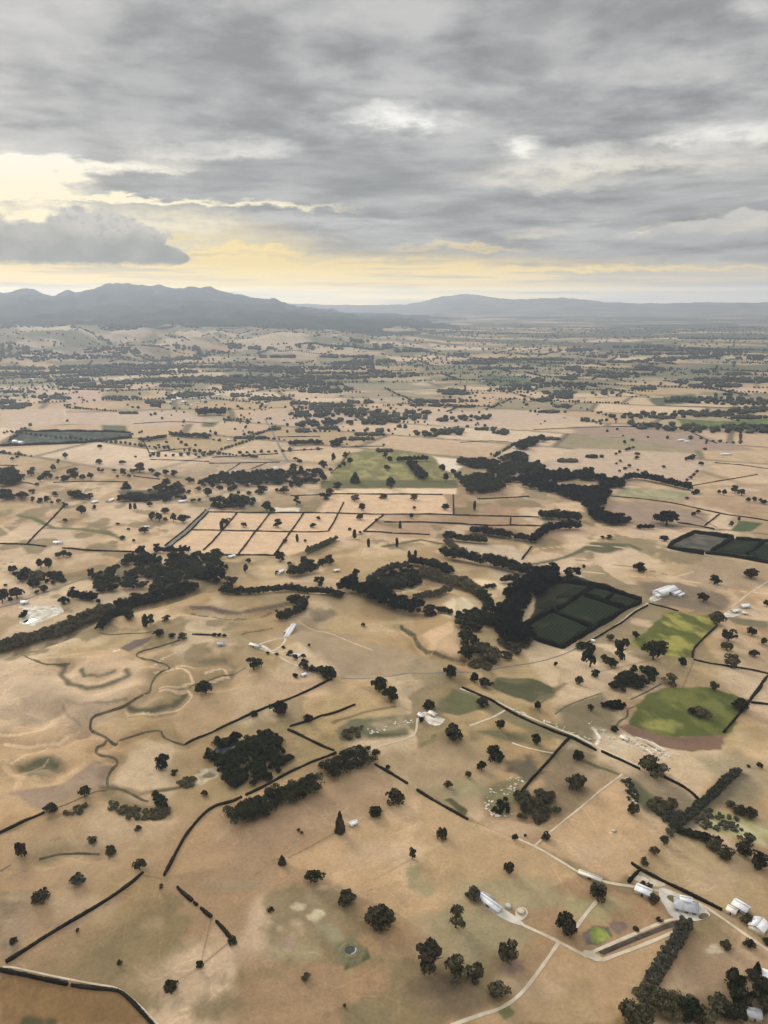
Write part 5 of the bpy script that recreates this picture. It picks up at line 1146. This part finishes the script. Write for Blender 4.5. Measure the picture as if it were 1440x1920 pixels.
shed((547, 1229), (562, 1233), 8, 3, 'white', 'wall', 'white roofed house in dark shrubs along the looping drive', windows=3, hip=True, **H_)
shed((565, 1270), (573, 1267), 6, 3, 'white', 'wall', 'small white shed with one dark tree beside it below the drive')
shed((408, 1212), (421, 1211), 9, 3, 'greyroof', 'wall', 'lone grey shed in the dry hollow left of the looping drive')
shed((392, 1424), (404, 1415), 2.5, 2, 'white', 'white', 'small white shelter beside the grey pond of the dense grove')
shed((656, 1549), (668, 1544), 5, 2.4, 'white', 'cream', 'small white hut beside the lone cypress')
shed((519, 1079), (531, 1072), 8, 3.4, 'white', 'cream', 'white roofed house among scrub right of the black round tree', windows=2, **H_)
shed((626, 1073), (636, 1071), 8, 3, 'cream', 'wall', 'pale house on the bare slope between scattered trees', windows=2, **H_)
shed((428, 1047), (440, 1044), 9, 3, 'white', 'wall', 'white roofed house at the lower hedge of the hedged paddocks', windows=2, **H_)
shed((40, 1135), (53, 1132), 11, 4, 'white', 'wall', 'white roofed barn on the gravel yard by the road')
shed((152, 1121), (171, 1119), 9, 3.4, 'white', 'wall', 'white roofed barn in the black belt right of the gravel yard')
shed((316, 1070), (329, 1069), 9, 3.4, 'white', 'wall', 'white roof in the riverside wood, lower of the pair', windows=2, **H_)
shed((332, 1064), (345, 1059), 9, 3.4, 'cream', 'wall', 'pale roof in the riverside wood, upper of the pair', windows=2, **H_)
shed((206, 1082), (217, 1080), 8, 3.2, 'white', 'wall', 'white roofed house near the road in the riverside wood', windows=2, **H_)
shed((101, 1020), (117, 1019), 12, 3.4, 'white', 'white', 'bright white house ringed by small trees on the left plain', windows=3, **H_)
shed((1232, 1117), (1262, 1106), 20, 5, 'white', 'white', 'largest white barn in the cluster right of the walled orchard')
shed((1228, 1121), (1242, 1117), 9, 3.5, 'white', 'white', 'low white shed at the front of the large white barn')
shed((1262, 1117), (1274, 1111), 8, 3.2, 'white', 'white', 'white shed just right of the large white barn')
shed((1272, 1120), (1281, 1115), 5, 3, 'white', 'white', 'smallest white shed at the right end of the white barn cluster')
shed((1388, 1140), (1403, 1138), 12, 3.6, 'white', 'wall', 'white roofed shed at the end of the straight pale track')
shed((1372, 1149), (1384, 1147), 9, 3.2, 'white', 'wall', 'white shed on the small yard below the straight pale track')
shed((1393, 1151), (1402, 1153), 6, 3, 'cream', 'wall', 'low cream shed right of the small yard by the straight track')
shed((786, 1343), (794, 1349), 5, 3, 'white', 'wall', 'white shed at the top of the pale farmyard track')
shed((806, 1339), (817, 1345), 6, 3, 'cream', 'wall', 'cream shed on the pale farmyard in the middle')
shed((1165, 1386), (1178, 1392), 6, 3, 'cream', 'wall', 'cream shed in the middle of the white rock yard')
shed((1352, 853), (1370, 853), 14, 3.4, 'white', 'white', 'white house with dark trees on the right hand plain', windows=2, **H_)
shed((1270, 827), (1283, 826), 14, 3.4, 'white', 'white', 'pale house left of a dark block on the right hand plain', windows=2, **H_)
shed((1284, 829), (1292, 829), 12, 3.4, 'white', 'white', 'white shed beside the pale house on the right hand plain')
shed((965, 842), (974, 836), 16, 4, 'white', 'white', 'white roof inside the dark trees above the gully wood', windows=2, **H_)
shed((958, 858), (972, 859), 14, 4, 'white', 'white', 'white roof below its twin in the trees above the gully wood', windows=2, **H_)
shed((25, 830), (34, 830), 22, 5, 'white', 'white', 'white shed at the left end of the dark crop field')
shed((36, 832), (44, 832), 20, 5, 'white', 'white', 'white shed next to its neighbour by the dark crop field')
shed((462, 893), (476, 891), 14, 3.4, 'white', 'cream', 'pale roofed house in the trees below the paired hedges', windows=2, **H_)
shed((335, 943), (350, 941), 12, 3.4, 'white', 'wall', 'white roofed house ringed by trees beside the diagonal road', windows=2, **H_)
shed((280, 972), (288, 970), 10, 3.4, 'cream', 'wall', 'cream house among the five dark trees near the diagonal road', windows=2, **H_)
shed((266, 991), (280, 990), 10, 3, 'white', 'wall', 'low white house with a dark tree in front on the left plain', windows=2, **H_)
shed((172, 944), (183, 942), 12, 3.4, 'white', 'wall', 'white roof at the left end of the dark broad belt on the left plain', windows=2, **H_)
shed((202, 942), (212, 938), 12, 3.4, 'cream', 'wall', 'pale roof at the middle of the dark broad belt on the left plain', windows=2, **H_)
shed((288, 931), (300, 929), 12, 3.4, 'white', 'wall', 'white roof at the right end of the dark broad belt on the left plain', windows=2, **H_)
# roofs of the far town, a few pixels each
mbh = MB(); mbh.box(-7, 7, -5, 5, 0, 3); mbh.add([(-7.4, -5.4, 3), (7.4, -5.4, 3), (7.4, 5.4, 3), (-7.4, 5.4, 3), (-7.4, 0, 6), (7.4, 0, 6)], [(0, 1, 5, 4), (2, 3, 4, 5), (1, 2, 5), (3, 0, 4)])
M['town'] = noisy('town_roof', (.38, .37, .35, 1), (.75, .74, .72, 1), .02, .7, .2, 2, .25); town = mbh.mesh('town_house', M['town']); towns = []
for px, py in [(205, 716), (212, 715), (219, 713), (228, 712), (235, 714), (244, 720), (188, 713), (298, 722), (305, 744), (310, 746), (325, 751), (336, 749), (345, 755), (352, 758), (360, 760), (371, 756), (382, 752), (338, 759), (318, 756), (366, 748), (392, 750), (400, 744), (410, 742), (60, 712), (75, 706), (90, 715), (120, 703), (150, 708), (540, 730), (555, 722), (600, 736), (640, 742), (790, 712), (812, 716), (640, 742), (498, 760), (470, 757), (1000, 728), (1045, 755), (1058, 784), (1338, 780), (1180, 712), (905, 716), (520, 880), (430, 826), (445, 886), (545, 842)]:
    X, Y, Z = at(px, py); k = rng.uniform(.7, 1.25)
    o = link('town_house', town, None, (X, Y, Z), rng.uniform(-.5, .5), (k, k, k)); towns.append(o)
    tag(o, 'tiny white roofed house, one of many dotted over the distant plain', 'house', 'tiny white houses on the distant plain')

# ------------------------------------------------------------------ ponds, tank, stones
def disc(name, px, py, rx, squash, mat, lift, label=None, cat=None, kind=None, rot=0.):
    X, Y, Z = at(px, py); r = rx * depth(X, Y) / F_PX; a = np.linspace(0, 2 * np.pi, 40, endpoint=False)
    q = r * (1 + .06 * np.sin(3 * a + px)); x = X + q * np.cos(a); y = Y + q * np.sin(a) * squash
    zz = float(height(X, Y)) + lift
    V = np.concatenate([np.stack([x, y, a * 0 + zz], 1), [[X, Y, zz]]]); i = np.arange(40)
    return tag(link(name, mesh_np(name, V, np.stack([i, (i + 1) % 40, i * 0 + 40], 1), mat, True)), label, cat, None, kind)
def ring(name, px, py, rin, rout, squash, h, mat, label=None, cat=None, kind=None):
    X, Y, Z = at(px, py); k = depth(X, Y) / F_PX; a = np.linspace(0, 2 * np.pi, 40, endpoint=False); zz = float(height(X, Y)); V = []
    for r_, z in ((rout, -.1), ((rout * .62 + rin * .38), h), ((rout * .35 + rin * .65), h), (rin, .25)):
        V.append(np.stack([X + r_ * k * np.cos(a), Y + r_ * k * squash * np.sin(a), a * 0 + zz + z], 1))
    i = np.arange(40); i2 = (i + 1) % 40
    Fm = np.concatenate([np.stack([i + 40 * q, i2 + 40 * q, i2 + 40 * q + 40, i + 40 * q + 40], 1) for q in range(3)])
    return tag(link(name, mesh_np(name, np.concatenate(V), Fm, mat, True)), label, cat, None, kind)
M['bank'] = noisy('grassy_bank', (.12, .115, .06, 1), (.22, .2, .11, 1), .3)
ring('pond_bank', 656, 1782, 9, 21, 1.0, .9, M['bank'], 'circular grassy bank around the small dark pond in the tan paddock', 'bank')
disc('pond_water', 656, 1782, 11, 1.0, M['darkwater'], .36, kind='structure')
L_ = MB()
X, Y, Z = at(656, 1782); k = depth(X, Y) / F_PX
for a in np.arange(-75, 15, 9):
    p = Vector((X + 11.5 * k * math.cos(R(a)), Y + 11.5 * k * math.sin(R(a)), Z + .6)); q = Vector((X + 11.5 * k * math.cos(R(a + 10)), Y + 11.5 * k * math.sin(R(a + 10)), Z + .6)); L_.tube(p, q, .45, .45, 6)
tag(L_.build('pond_liner', M['tank']), 'pale curved liner edge on the lower right rim of the circular pond', 'liner')
disc('pond_water', 425, 1408, 24, 1.3, M['water'], .15, kind='structure')
disc('pond_water', 56, 1167, 12, 1.2, M['darkwater'], .5, kind='structure')
disc('pond_water', 1153, 1327, 14, .8, M['darkwater'], .2, kind='structure')
def water_tank(px, py, rm, h, label, lidmat='tank'):
    X, Y, Z = at(px, py); e = bpy.data.objects.new('water_tank', None); COL.objects.link(e); e.location = (X, Y, Z - .1)
    b1 = MB(); b1.tube((0, 0, 0), (0, 0, h), rm, rm, 18); b1.build('tank_wall', M['concrete'], e)
    l1 = MB(); l1.tube((0, 0, h), (0, 0, h + .35), rm * 1.04, rm * .5, 18); l1.build('lid', M[lidmat], e)
    tag(e, label, 'tank', 'round concrete tanks')
water_tank(953, 1702, 2.2, 1.6, 'small round tank beside the pale track of the long white shed')
water_tank(977, 1711, 2.6, 1.2, 'wider round tank on the dirt pad right of the long white shed', 'track')
water_tank(1151, 1559, 1.6, .7, 'pale round trough alone in the middle of a tan paddock')
water_tank(1112, 1204, 2.6, 2.4, 'pale tank standing by the two tall trees below the orchard', 'white')
# white boulders scattered in the rough ground
bm_v, bm_f = IV, IF
stones = []
stone_me = [mesh_np('boulder', IV * rng.uniform(.65, 1.25, (12, 1)) * np.array([1, .8, .42]), IF, M['gravel']) for _ in range(4)]
def scatter_stones(path, n, spread, size, text):
    for _ in range(n):
        i = rng.uniform(0, len(path) - 1.001); a = path[int(i)]; b_ = path[int(i) + 1]; f = i - int(i)
        px = a[0] + (b_[0] - a[0]) * f + rng.normal(0, spread); py = a[1] + (b_[1] - a[1]) * f + rng.normal(0, spread * .5)
        X, Y, Z = at(px, py); s = size * .72 * rng.uniform(.4, 1.6)
        o = link('boulder', stone_me[int(rng.integers(4))], None, (X, Y, Z + s * .05), rng.uniform(0, 6.28), (s * 1.5, s, s))
        tag(o, text, 'boulder', text.replace('pale limestone boulder, one of many', 'boulders')); stones.append(o)
T = 'pale limestone boulder, one of many strewn '
scatter_stones([(925, 1480), (915, 1500), (915, 1518), (930, 1530), (955, 1528)], 34, 4, 1.3, T + 'round the scrubby hollow')
scatter_stones([(930, 1470), (975, 1455), (965, 1480), (940, 1490)], 26, 6, 1.2, T + 'over the top of the scrubby hollow')
scatter_stones([(960, 1331), (1020, 1352), (1065, 1372), (1110, 1390)], 30, 4, 1.5, T + 'along the upper side of the hedged lane')
scatter_stones([(1108, 1362), (1140, 1380), (1180, 1392), (1230, 1408), (1258, 1420)], 70, 7, 1.5, T + 'about the white rock yard')
scatter_stones([(1175, 1455), (1185, 1480), (1195, 1505)], 22, 4, 1.2, T + 'down the bushy line below the lane')
scatter_stones([(690, 1375), (730, 1362), (775, 1350)], 24, 5, 1.3, T + 'over the rough green strip')
scatter_stones([(1330, 1545), (1360, 1552), (1390, 1562)], 14, 7, 1.1, T + 'through the yellow scrub')
scatter_stones([(785, 1340), (830, 1352)], 10, 5, 1.3, T + 'on the pale farmyard')
scatter_stones([(1190, 1640), (1225, 1650)], 12, 5, .8, T + 'in the garden beside the dark hedge')
scatter_stones([(40, 1150), (110, 1140), (70, 1172)], 12, 5, 1.4, T + 'on the gravel yard')
# ------------------------------------------------------------------ labels: each tree and hedge by what stands beside it
MARKS = [('the circular pond', 656, 1782), ('the long white shed', 920, 1697), ('the grey roofed farmhouse', 1284, 1703), ('the small lime green plot', 1123, 1753), ('the dark soil strip', 1192, 1758),
 ('the grey pond in the grove', 425, 1408), ('the long olive belt', 520, 1508), ('the white hut by the cypress', 662, 1546), ('the upper green paddock', 1265, 1190), ('the lower green paddock', 1290, 1340),
 ('the walled orchard', 1085, 1150), ('the orchard at the photo edge', 1360, 1025), ('the large white barn', 1247, 1112), ('the straight pale track', 1395, 1138), ('the gravel yard', 75, 1150),
 ('the looping pale drive', 510, 1212), ('the white rock yard', 1185, 1392), ('the olive green paddock', 745, 888), ('the pale farmyard', 805, 1345), ('the scrubby white stone hollow', 940, 1495),
 ('the long cream shed', 1106, 1646), ('the grey shed in the corner', 1412, 1906), ('the bright white square barn', 1422, 1743), ('the dark crop field', 130, 822), ('the ringed white house', 108, 1019), ('the hedged paddock grid', 500, 1000),
 ('the sharp creek bend', 255, 1226), ('the white house in scrub', 525, 1075), ('the yellow clearing', 857, 1140), ('the gully wood', 1040, 912), ('the riverside wood', 280, 1085),
 ('the diagonal road end', 540, 862), ('the white house with trees', 1361, 852), ('the yellow scrub', 1350, 1545), ('the pale strip in the grid', 538, 956), ('the bare pale triangle', 848, 868),
 ('the roofs below paired hedges', 469, 892), ('the tapering black belt', 1240, 906), ('the hedge zigzag corner', 11, 1808), ('the open bend of the hedge', 307, 1643), ('the dark broad belt', 258, 940),
 ('the pale track on the plain', 162, 913), ('the oxbow hollow', 70, 1438), ('the hook shaped belt', 560, 1145), ('the forked hedge corner', 540, 1366), ('the pale trough', 1151, 1559), ('the lane and hedge junction', 1200, 1438), ('the hedge crossing', 1300, 1236), ('the lone grey shed', 414, 1212)]
mk = [(n, *at(px, py)[:2]) for n, px, py in MARKS]
ORD = ['nearest', 'second nearest', 'third nearest', 'fourth nearest', 'fifth nearest', 'sixth nearest', 'seventh nearest', 'eighth nearest', 'ninth nearest', 'tenth nearest']
def ranks(items):
    """for each item the (rank, distance, landmark, side) choices, best first"""
    for it in items: it['opt'] = []
    for n, mx, my in mk:
        sec = {}
        for it in items:
            dx, dy = it['x'] - mx, it['y'] - my
            s = ('right of' if dx > 0 else 'left of') if abs(dx) > abs(dy) else ('beyond' if dy > 0 else 'in front of')
            sec.setdefault(s, []).append((math.hypot(dx, dy), it))
        for s, l in sec.items():
            l.sort(key=lambda q: q[0])
            for k_, (dist, it) in enumerate(l): it['opt'].append((k_ + dist / 260., k_, dist, n, s))
ranks(tree_list)
for it in tree_list:
    _, k_, dist, n, s = min(it['opt']); shape = {'cone': 'pointed conifer', 'column': 'slim column tree', 'ragged': 'ragged tree', 'r': 'round tree'}[it['kind']]
    colr = {'dark': 'dark', 'black': 'black', 'olive': 'olive', 'grey': 'grey green', 'green': 'deep green'}[it['col']]
    sz = 'large ' if it['w'] > 13 else 'small ' if it['w'] < 6 else ''
    o_ = ORD[k_] if k_ < 10 else 'tree number %d' % (k_ + 1)
    tag(it['o'], f"{sz}{colr} {shape}, {o_} tree {s} {n}", 'conifer' if it['kind'] == 'cone' else 'tree', 'single trees scattered over the dry paddocks')
ranks(hedge_list)
for it in hedge_list:
    _, k_, dist, n, s = min(it['opt']); sz = 'long' if it['len'] > 180 else 'short' if it['len'] < 60 else 'dark'
    o_ = ORD[min(k_, 9)]
    tag(it['o'], f"{sz} clipped hedge line, {o_} hedge {s} {n}", 'hedge', 'dark clipped hedges along paddock edges')

# ------------------------------------------------------------------ air
TOP = EYE; LOW = 0.
for nm in ('ground', 'mountain', 'hills'):
    mm = bpy.data.objects[nm].data; zz = np.empty(len(mm.vertices) * 3, np.float32); mm.vertices.foreach_get('co', zz)
    TOP = max(TOP, float(zz[2::3].max())); LOW = min(LOW, float(zz[2::3].min()))
print('air from', LOW, 'to', TOP)
lo, hi, E_ = LOW - 1., TOP + 6., 30200.
hz = MB(); hz.box(-E_, E_, -E_, E_, lo, hi)
hm_ = bpy.data.materials.new('haze'); hm_.use_nodes = True; t = NT(hm_.node_tree); t.n.clear()
out = t.node('ShaderNodeOutputMaterial'); pv = t.node('ShaderNodeVolumePrincipled')
pv.inputs['Color'].default_value = (.76, .855, 1.0, 1); pv.inputs['Density'].default_value = HAZE; pv.inputs['Anisotropy'].default_value = .42
t.l.new(pv.outputs[0], out.inputs['Volume'])
tag(hz.build('haze', hm_), kind='stuff')

# ------------------------------------------------------------------ sun and sky
SUN_EL, SUN_AZ = R(24), R(-35)                     # behind the clouds, ahead and to the left
sd = bpy.data.lights.new('sun', 'SUN'); sd.energy = SUN_E; sd.angle = R(18); sd.color = (1, .93, .82)
so = bpy.data.objects.new('sun', sd); COL.objects.link(so)
sdir = Vector((math.sin(SUN_AZ) * math.cos(SUN_EL), math.cos(SUN_AZ) * math.cos(SUN_EL), math.sin(SUN_EL)))
so.rotation_euler = sdir.to_track_quat('Z', 'Y').to_euler()
w = bpy.data.worlds.new('World'); scene.world = w; w.use_nodes = True; t = NT(w.node_tree); t.n.clear()
out = t.node('ShaderNodeOutputWorld'); bg = t.node('ShaderNodeBackground')
sky = t.node('ShaderNodeTexSky', sky_type='NISHITA'); sky.sun_disc = False; sky.sun_elevation = SUN_EL; sky.sun_rotation = SUN_AZ; sky.altitude = 350
d = t.node('ShaderNodeTexCoord').outputs['Generated']
sep = t.node('ShaderNodeSeparateXYZ'); t.put(sep.inputs[0], d); X_, Y_, Z_ = sep.outputs
DEG = 180 / math.pi
azn = t.math('MULTIPLY', t.math('ARCTAN2', X_, Y_), DEG); eln = t.math('MULTIPLY', t.math('ARCSINE', Z_), DEG)
def dirpx(px, py):
    q = Vector(ray(px, py)).normalized(); return math.degrees(math.atan2(q.x, q.y)), math.degrees(math.asin(q.z))
PPD = F_PX * math.pi / 180
A0 = t.xyz(azn, eln, 0.)
# wind-drawn warp of the directions
w1 = t.noise(t.vmath('MULTIPLY', A0, (.16, .42, 0)), 1, 5, .62); w2 = t.noise(t.vmath('ADD', t.vmath('MULTIPLY', A0, (.16, .5, 0)), (31, 7, 0)), 1, 5, .62)
w3 = t.noise(t.vmath('ADD', t.vmath('MULTIPLY', A0, (.6, 1.7, 0)), (3, 17, 0)), 1, 4, .6)
wa = t.math('ADD', azn, t.math('MULTIPLY', t.math('SUBTRACT', w1, .5), 8.)); we = t.math('ADD', t.math('ADD', eln, t.math('MULTIPLY', t.math('SUBTRACT', w2, .5), 2.6)), t.math('MULTIPLY', t.math('SUBTRACT', w3, .5), 1.1))
AW = t.xyz(wa, we, 0.)
def blob(px, py, rx, ry, vec=None, lo=1., hi=.0):
    a, e = dirpx(px, py)
    l = t.vmath('LENGTH', t.vmath('MULTIPLY', t.vmath('SUBTRACT', vec or AW, (a, e, 0)), (PPD / rx, PPD / ry, 0)))
    return t.ss(l, lo, hi)
def addup(l):
    s = l[0]
    for q in l[1:]: s = t.math('ADD', s, q)
    return s
# the cloud sheet, seen from below in perspective
zc = t.math('ADD', t.math('MAXIMUM', Z_, 0.), .09)
plane = t.xyz(t.math('DIVIDE', X_, zc), t.math('DIVIDE', Y_, zc), 0.)
c1 = t.noise(plane, .8, 5, .52, .12); c2 = t.noise(t.vmath('ADD', plane, (5, 9, 0)), 2.3, 5, .52, .15); c3 = t.noise(t.vmath('MULTIPLY', A0, (.10, .75, 0)), 1, 5, .6, .4)
low = t.ss(eln, 13, 5)
tone = t.math('ADD', t.math('MULTIPLY', c1, .5), t.math('MULTIPLY', c2, .5))
tone = t.math('ADD', t.math('MULTIPLY', tone, t.math('SUBTRACT', 1., t.math('MULTIPLY', low, .65))), t.math('MULTIPLY', c3, t.math('MULTIPLY', low, .65)))
c4 = t.noise(t.vmath('ADD', plane, (2, 31, 0)), 5.5, 4, .55, .1); tone = t.math('ADD', tone, t.math('MULTIPLY', t.math('SUBTRACT', c4, .5), t.ss(eln, 6, 12, 0., .32))); grey = t.ss(tone, .37, .64, 0, 1)
base = t.mix(grey, (.285, .288, .29, 1), (.58, .57, .555, 1))
darkb = addup([t.math('MULTIPLY', blob(*q[:4]), q[4]) for q in ((350, 170, 330, 110, .35), (620, 320, 420, 60, .45), (980, 205, 300, 40, .3), (1180, 55, 260, 60, .32), (1380, 60, 120, 45, .25), (760, 110, 140, 60, .12), (560, 395, 600, 30, .3), (1200, 400, 330, 40, .3), (1150, 470, 420, 22, .22), (20, 100, 60, 40, .3), (300, 340, 260, 22, .3))])
base = t.mix(t.math('MULTIPLY', darkb, 1., clamp=True), base, (.285, .29, .295, 1))
lightb = addup([t.math('MULTIPLY', blob(*q[:4], None, 1.2, .0), q[4]) for q in ((60, 30, 170, 75, .5), (185, 20, 60, 60, .4), (1050, 75, 70, 75, .5), (945, 60, 60, 60, .35), (1180, 135, 210, 26, .45), (1425, 8, 60, 26, 1.), (560, 60, 60, 60, .3), (1335, 125, 150, 26, .45), (650, 20, 80, 34, .4), (110, 250, 200, 20, .5), (470, 275, 90, 22, .6), (600, 410, 300, 8, .4), (1080, 345, 180, 12, .5))])
base = t.mix(t.math('MULTIPLY', lightb, .8, clamp=True), base, (.70, .685, .655, 1))
# light breaking through
warm_lo = t.ss(eln, 12, 2)
gapcol = t.mix(warm_lo, (1.0, .97, .90, 1), (1.0, .80, .42, 1))
G = [(150, 405, 260, 34, .5), (380, 430, 120, 40, .5), (1000, 440, 90, 10, .3), (760, 225, 130, 26, .85), (720, 200, 60, 14, .5), (990, 272, 50, 22, .9), (1100, 300, 190, 24, .5), (1400, 250, 150, 26, .75), (1240, 265, 70, 12, .4), (1010, 330, 190, 24, .4), (1330, 300, 160, 20, .35),
     (60, 308, 170, 22, 1.3), (0, 345, 130, 30, 1.4), (20, 300, 120, 14, .8), (-40, 320, 200, 60, .8), (230, 306, 180, 12, .75), (320, 285, 120, 20, .5), (470, 280, 90, 18, .4), (350, 378, 260, 7, .9), (150, 372, 160, 8, .7), (560, 385, 120, 6, .5), (70, 412, 60, 10, .6),
     (40, 395, 160, 30, .3), (1340, 425, 110, 14, .5), (1430, 415, 60, 20, .5), (1190, 440, 40, 8, .4)]
gap = addup([t.math('MULTIPLY', blob(*q[:4], None, 1.15, .1), q[4]) for q in G])
gap = t.math('MULTIPLY', gap, t.ss(w3, .28, .6, .55, 1.15), clamp=True)
col = t.mix(gap, base, t.mix(t.ss(eln, 11, 5), (.98, .96, .90, 1), (1.05, .92, .64, 1)))
# clear yellow band under the cloud sheet
bande = t.math('ADD', we, t.math('MULTIPLY', t.math('SUBTRACT', eln, we), .45))
side = t.ss(azn, 2, 26)
edge_e = t.math('ADD', 2.75, t.math('MULTIPLY', side, -.65))
bandm = t.ss(t.math('SUBTRACT', bande, edge_e), .9, -.6)
bandc = t.mix(side, (1.0, .77, .37, 1), (.66, .58, .45, 1))
strk = t.noise(t.vmath('MULTIPLY', A0, (.09, 1.9, 0)), 1, 4, .6, .3)
bandc = t.mix(t.ss(strk, .44, .62, 0, .8), bandc, t.mix(side, (.52, .47, .38, 1), (.54, .51, .47, 1)))
col = t.mix(bandm, col, bandc)
glow = addup([t.math('MULTIPLY', blob(470, 470, 190, 46, None, 1.2, .1), .45)] + [t.math('MULTIPLY', blob(*q[:4], None, 1.3, 0), q[4]) for q in ((520, 508, 200, 26, .9), (430, 470, 170, 9, .75), (470, 492, 180, 9, .6), (700, 487, 140, 8, .5), (860, 461, 140, 6, .55), (930, 505, 420, 8, .75), (1300, 503, 330, 6, .4), (600, 540, 320, 26, .45), (360, 447, 60, 7, .4), (150, 520, 240, 20, .35))])
col = t.mix(t.math('MULTIPLY', glow, 1., clamp=True), col, (1.0, .77, .33, 1))
# the low heap cloud on the left, flat underneath and lumpy above
la, le = dirpx(150, 450)
b1 = t.noise(t.vmath('MULTIPLY', A0, (.5, .8, 0)), 1, 3, .5); b2 = t.noise(t.vmath('MULTIPLY', A0, (1.4, 1.9, 0)), 1, 5, .6)
vo = t.node('ShaderNodeTexVoronoi', feature='SMOOTH_F1'); t.put(vo.inputs['Vector'], t.vmath('ADD', t.vmath('MULTIPLY', A0, (.55, .8, 0)), t.vmath('SCALE', t.xyz(b2, b1, 0.), .35))); vo.inputs['Scale'].default_value = 1; vo.inputs['Smoothness'].default_value = .35
puff = t.math('SUBTRACT', .55, vo.outputs['Distance'])
lump = t.math('ADD', t.math('ADD', t.math('MULTIPLY', t.math('SUBTRACT', b1, .5), 1.6), t.math('MULTIPLY', t.math('SUBTRACT', b2, .5), 1.1)), t.math('MULTIPLY', puff, 1.5))
def heap(px, py, rx, ry, k=1.):
    a, e = dirpx(px, py)
    l = t.vmath('LENGTH', t.vmath('MULTIPLY', t.vmath('SUBTRACT', A0, (a, e, 0)), (PPD / rx, PPD / ry, 0)))
    return t.math('SUBTRACT', t.math('ADD', 1., t.math('MULTIPLY', lump, .34 * k)), l)
hp = heap(70, 470, 130, 48, .8)
for q in ((-60, 465, 140, 55, .8), (160, 455, 95, 58, .8), (225, 470, 90, 46, .8), (270, 478, 60, 28, .7), (310, 484, 42, 13, .5)): hp = t.math('MAXIMUM', hp, heap(*q))
basee = dirpx(150, 494)[1]
hm2 = t.math('MULTIPLY', t.ss(hp, -.02, .13), t.ss(t.math('ADD', eln, t.math('MULTIPLY', t.math('SUBTRACT', b2, .5), .55)), basee - .22, basee + .22))
hcol = t.mix(t.ss(t.math('ADD', eln, t.math('MULTIPLY', lump, 1.1)), basee + .1, basee + 3.2), (.25, .265, .26, 1), (.60, .575, .52, 1))
hcol = t.mix(t.ss(b2, .45, .7, 0, .55), hcol, (.28, .285, .28, 1))
col = t.mix(hm2, col, hcol)
# small bright heads far to the right
hp = heap(1320, 445, 90, 30, .7)
for q in ((1420, 440, 80, 40, .7), (1235, 452, 40, 12, .7)): hp = t.math('MAXIMUM', hp, heap(*q))
br = dirpx(1320, 446)[1]
hm3 = t.math('MULTIPLY', t.math('MULTIPLY', t.ss(hp, 0, .16), t.ss(eln, br - .6, br + .1)), .7)
col = t.mix(hm3, col, t.mix(t.ss(eln, br - .2, br + 1.6), (.45, .45, .45, 1), (.74, .71, .66, 1)))
# the sheet is thinner, and so brighter, overhead; a breath of blue sky comes through it
zen = t.ss(eln, 19, 70, 1., ZEN)
lowb = t.math('ADD', t.ss(eln, 2.6, .6, 1., 1.45), t.ss(eln, 1.0, .1, 0., 2.6)); zen = t.math('MULTIPLY', zen, lowb)
below = t.ss(eln, -1.5, -6, 1., .55)
col = t.vmath('SCALE', col, t.math('MULTIPLY', zen, below))
skyc = t.vmath('SCALE', sky.outputs[0], .1)
col = t.mix(.04, col, skyc)
t.l.new(col, bg.inputs['Color']); bg.inputs['Strength'].default_value = SKY_K
t.l.new(bg.outputs[0], out.inputs['Surface'])
w.cycles.sampling_method = 'MANUAL'; w.cycles.sample_map_resolution = 512

scene.view_settings.view_transform = 'Standard'; scene.view_settings.look = 'None'
scene.view_settings.exposure = EXPO; scene.view_settings.gamma = 1
scene.render.engine = 'CYCLES'; scene.cycles.use_denoising = True
scene.cycles.max_bounces = 4; scene.cycles.diffuse_bounces = 2; scene.cycles.volume_bounces = 0; scene.cycles.transparent_max_bounces = 4
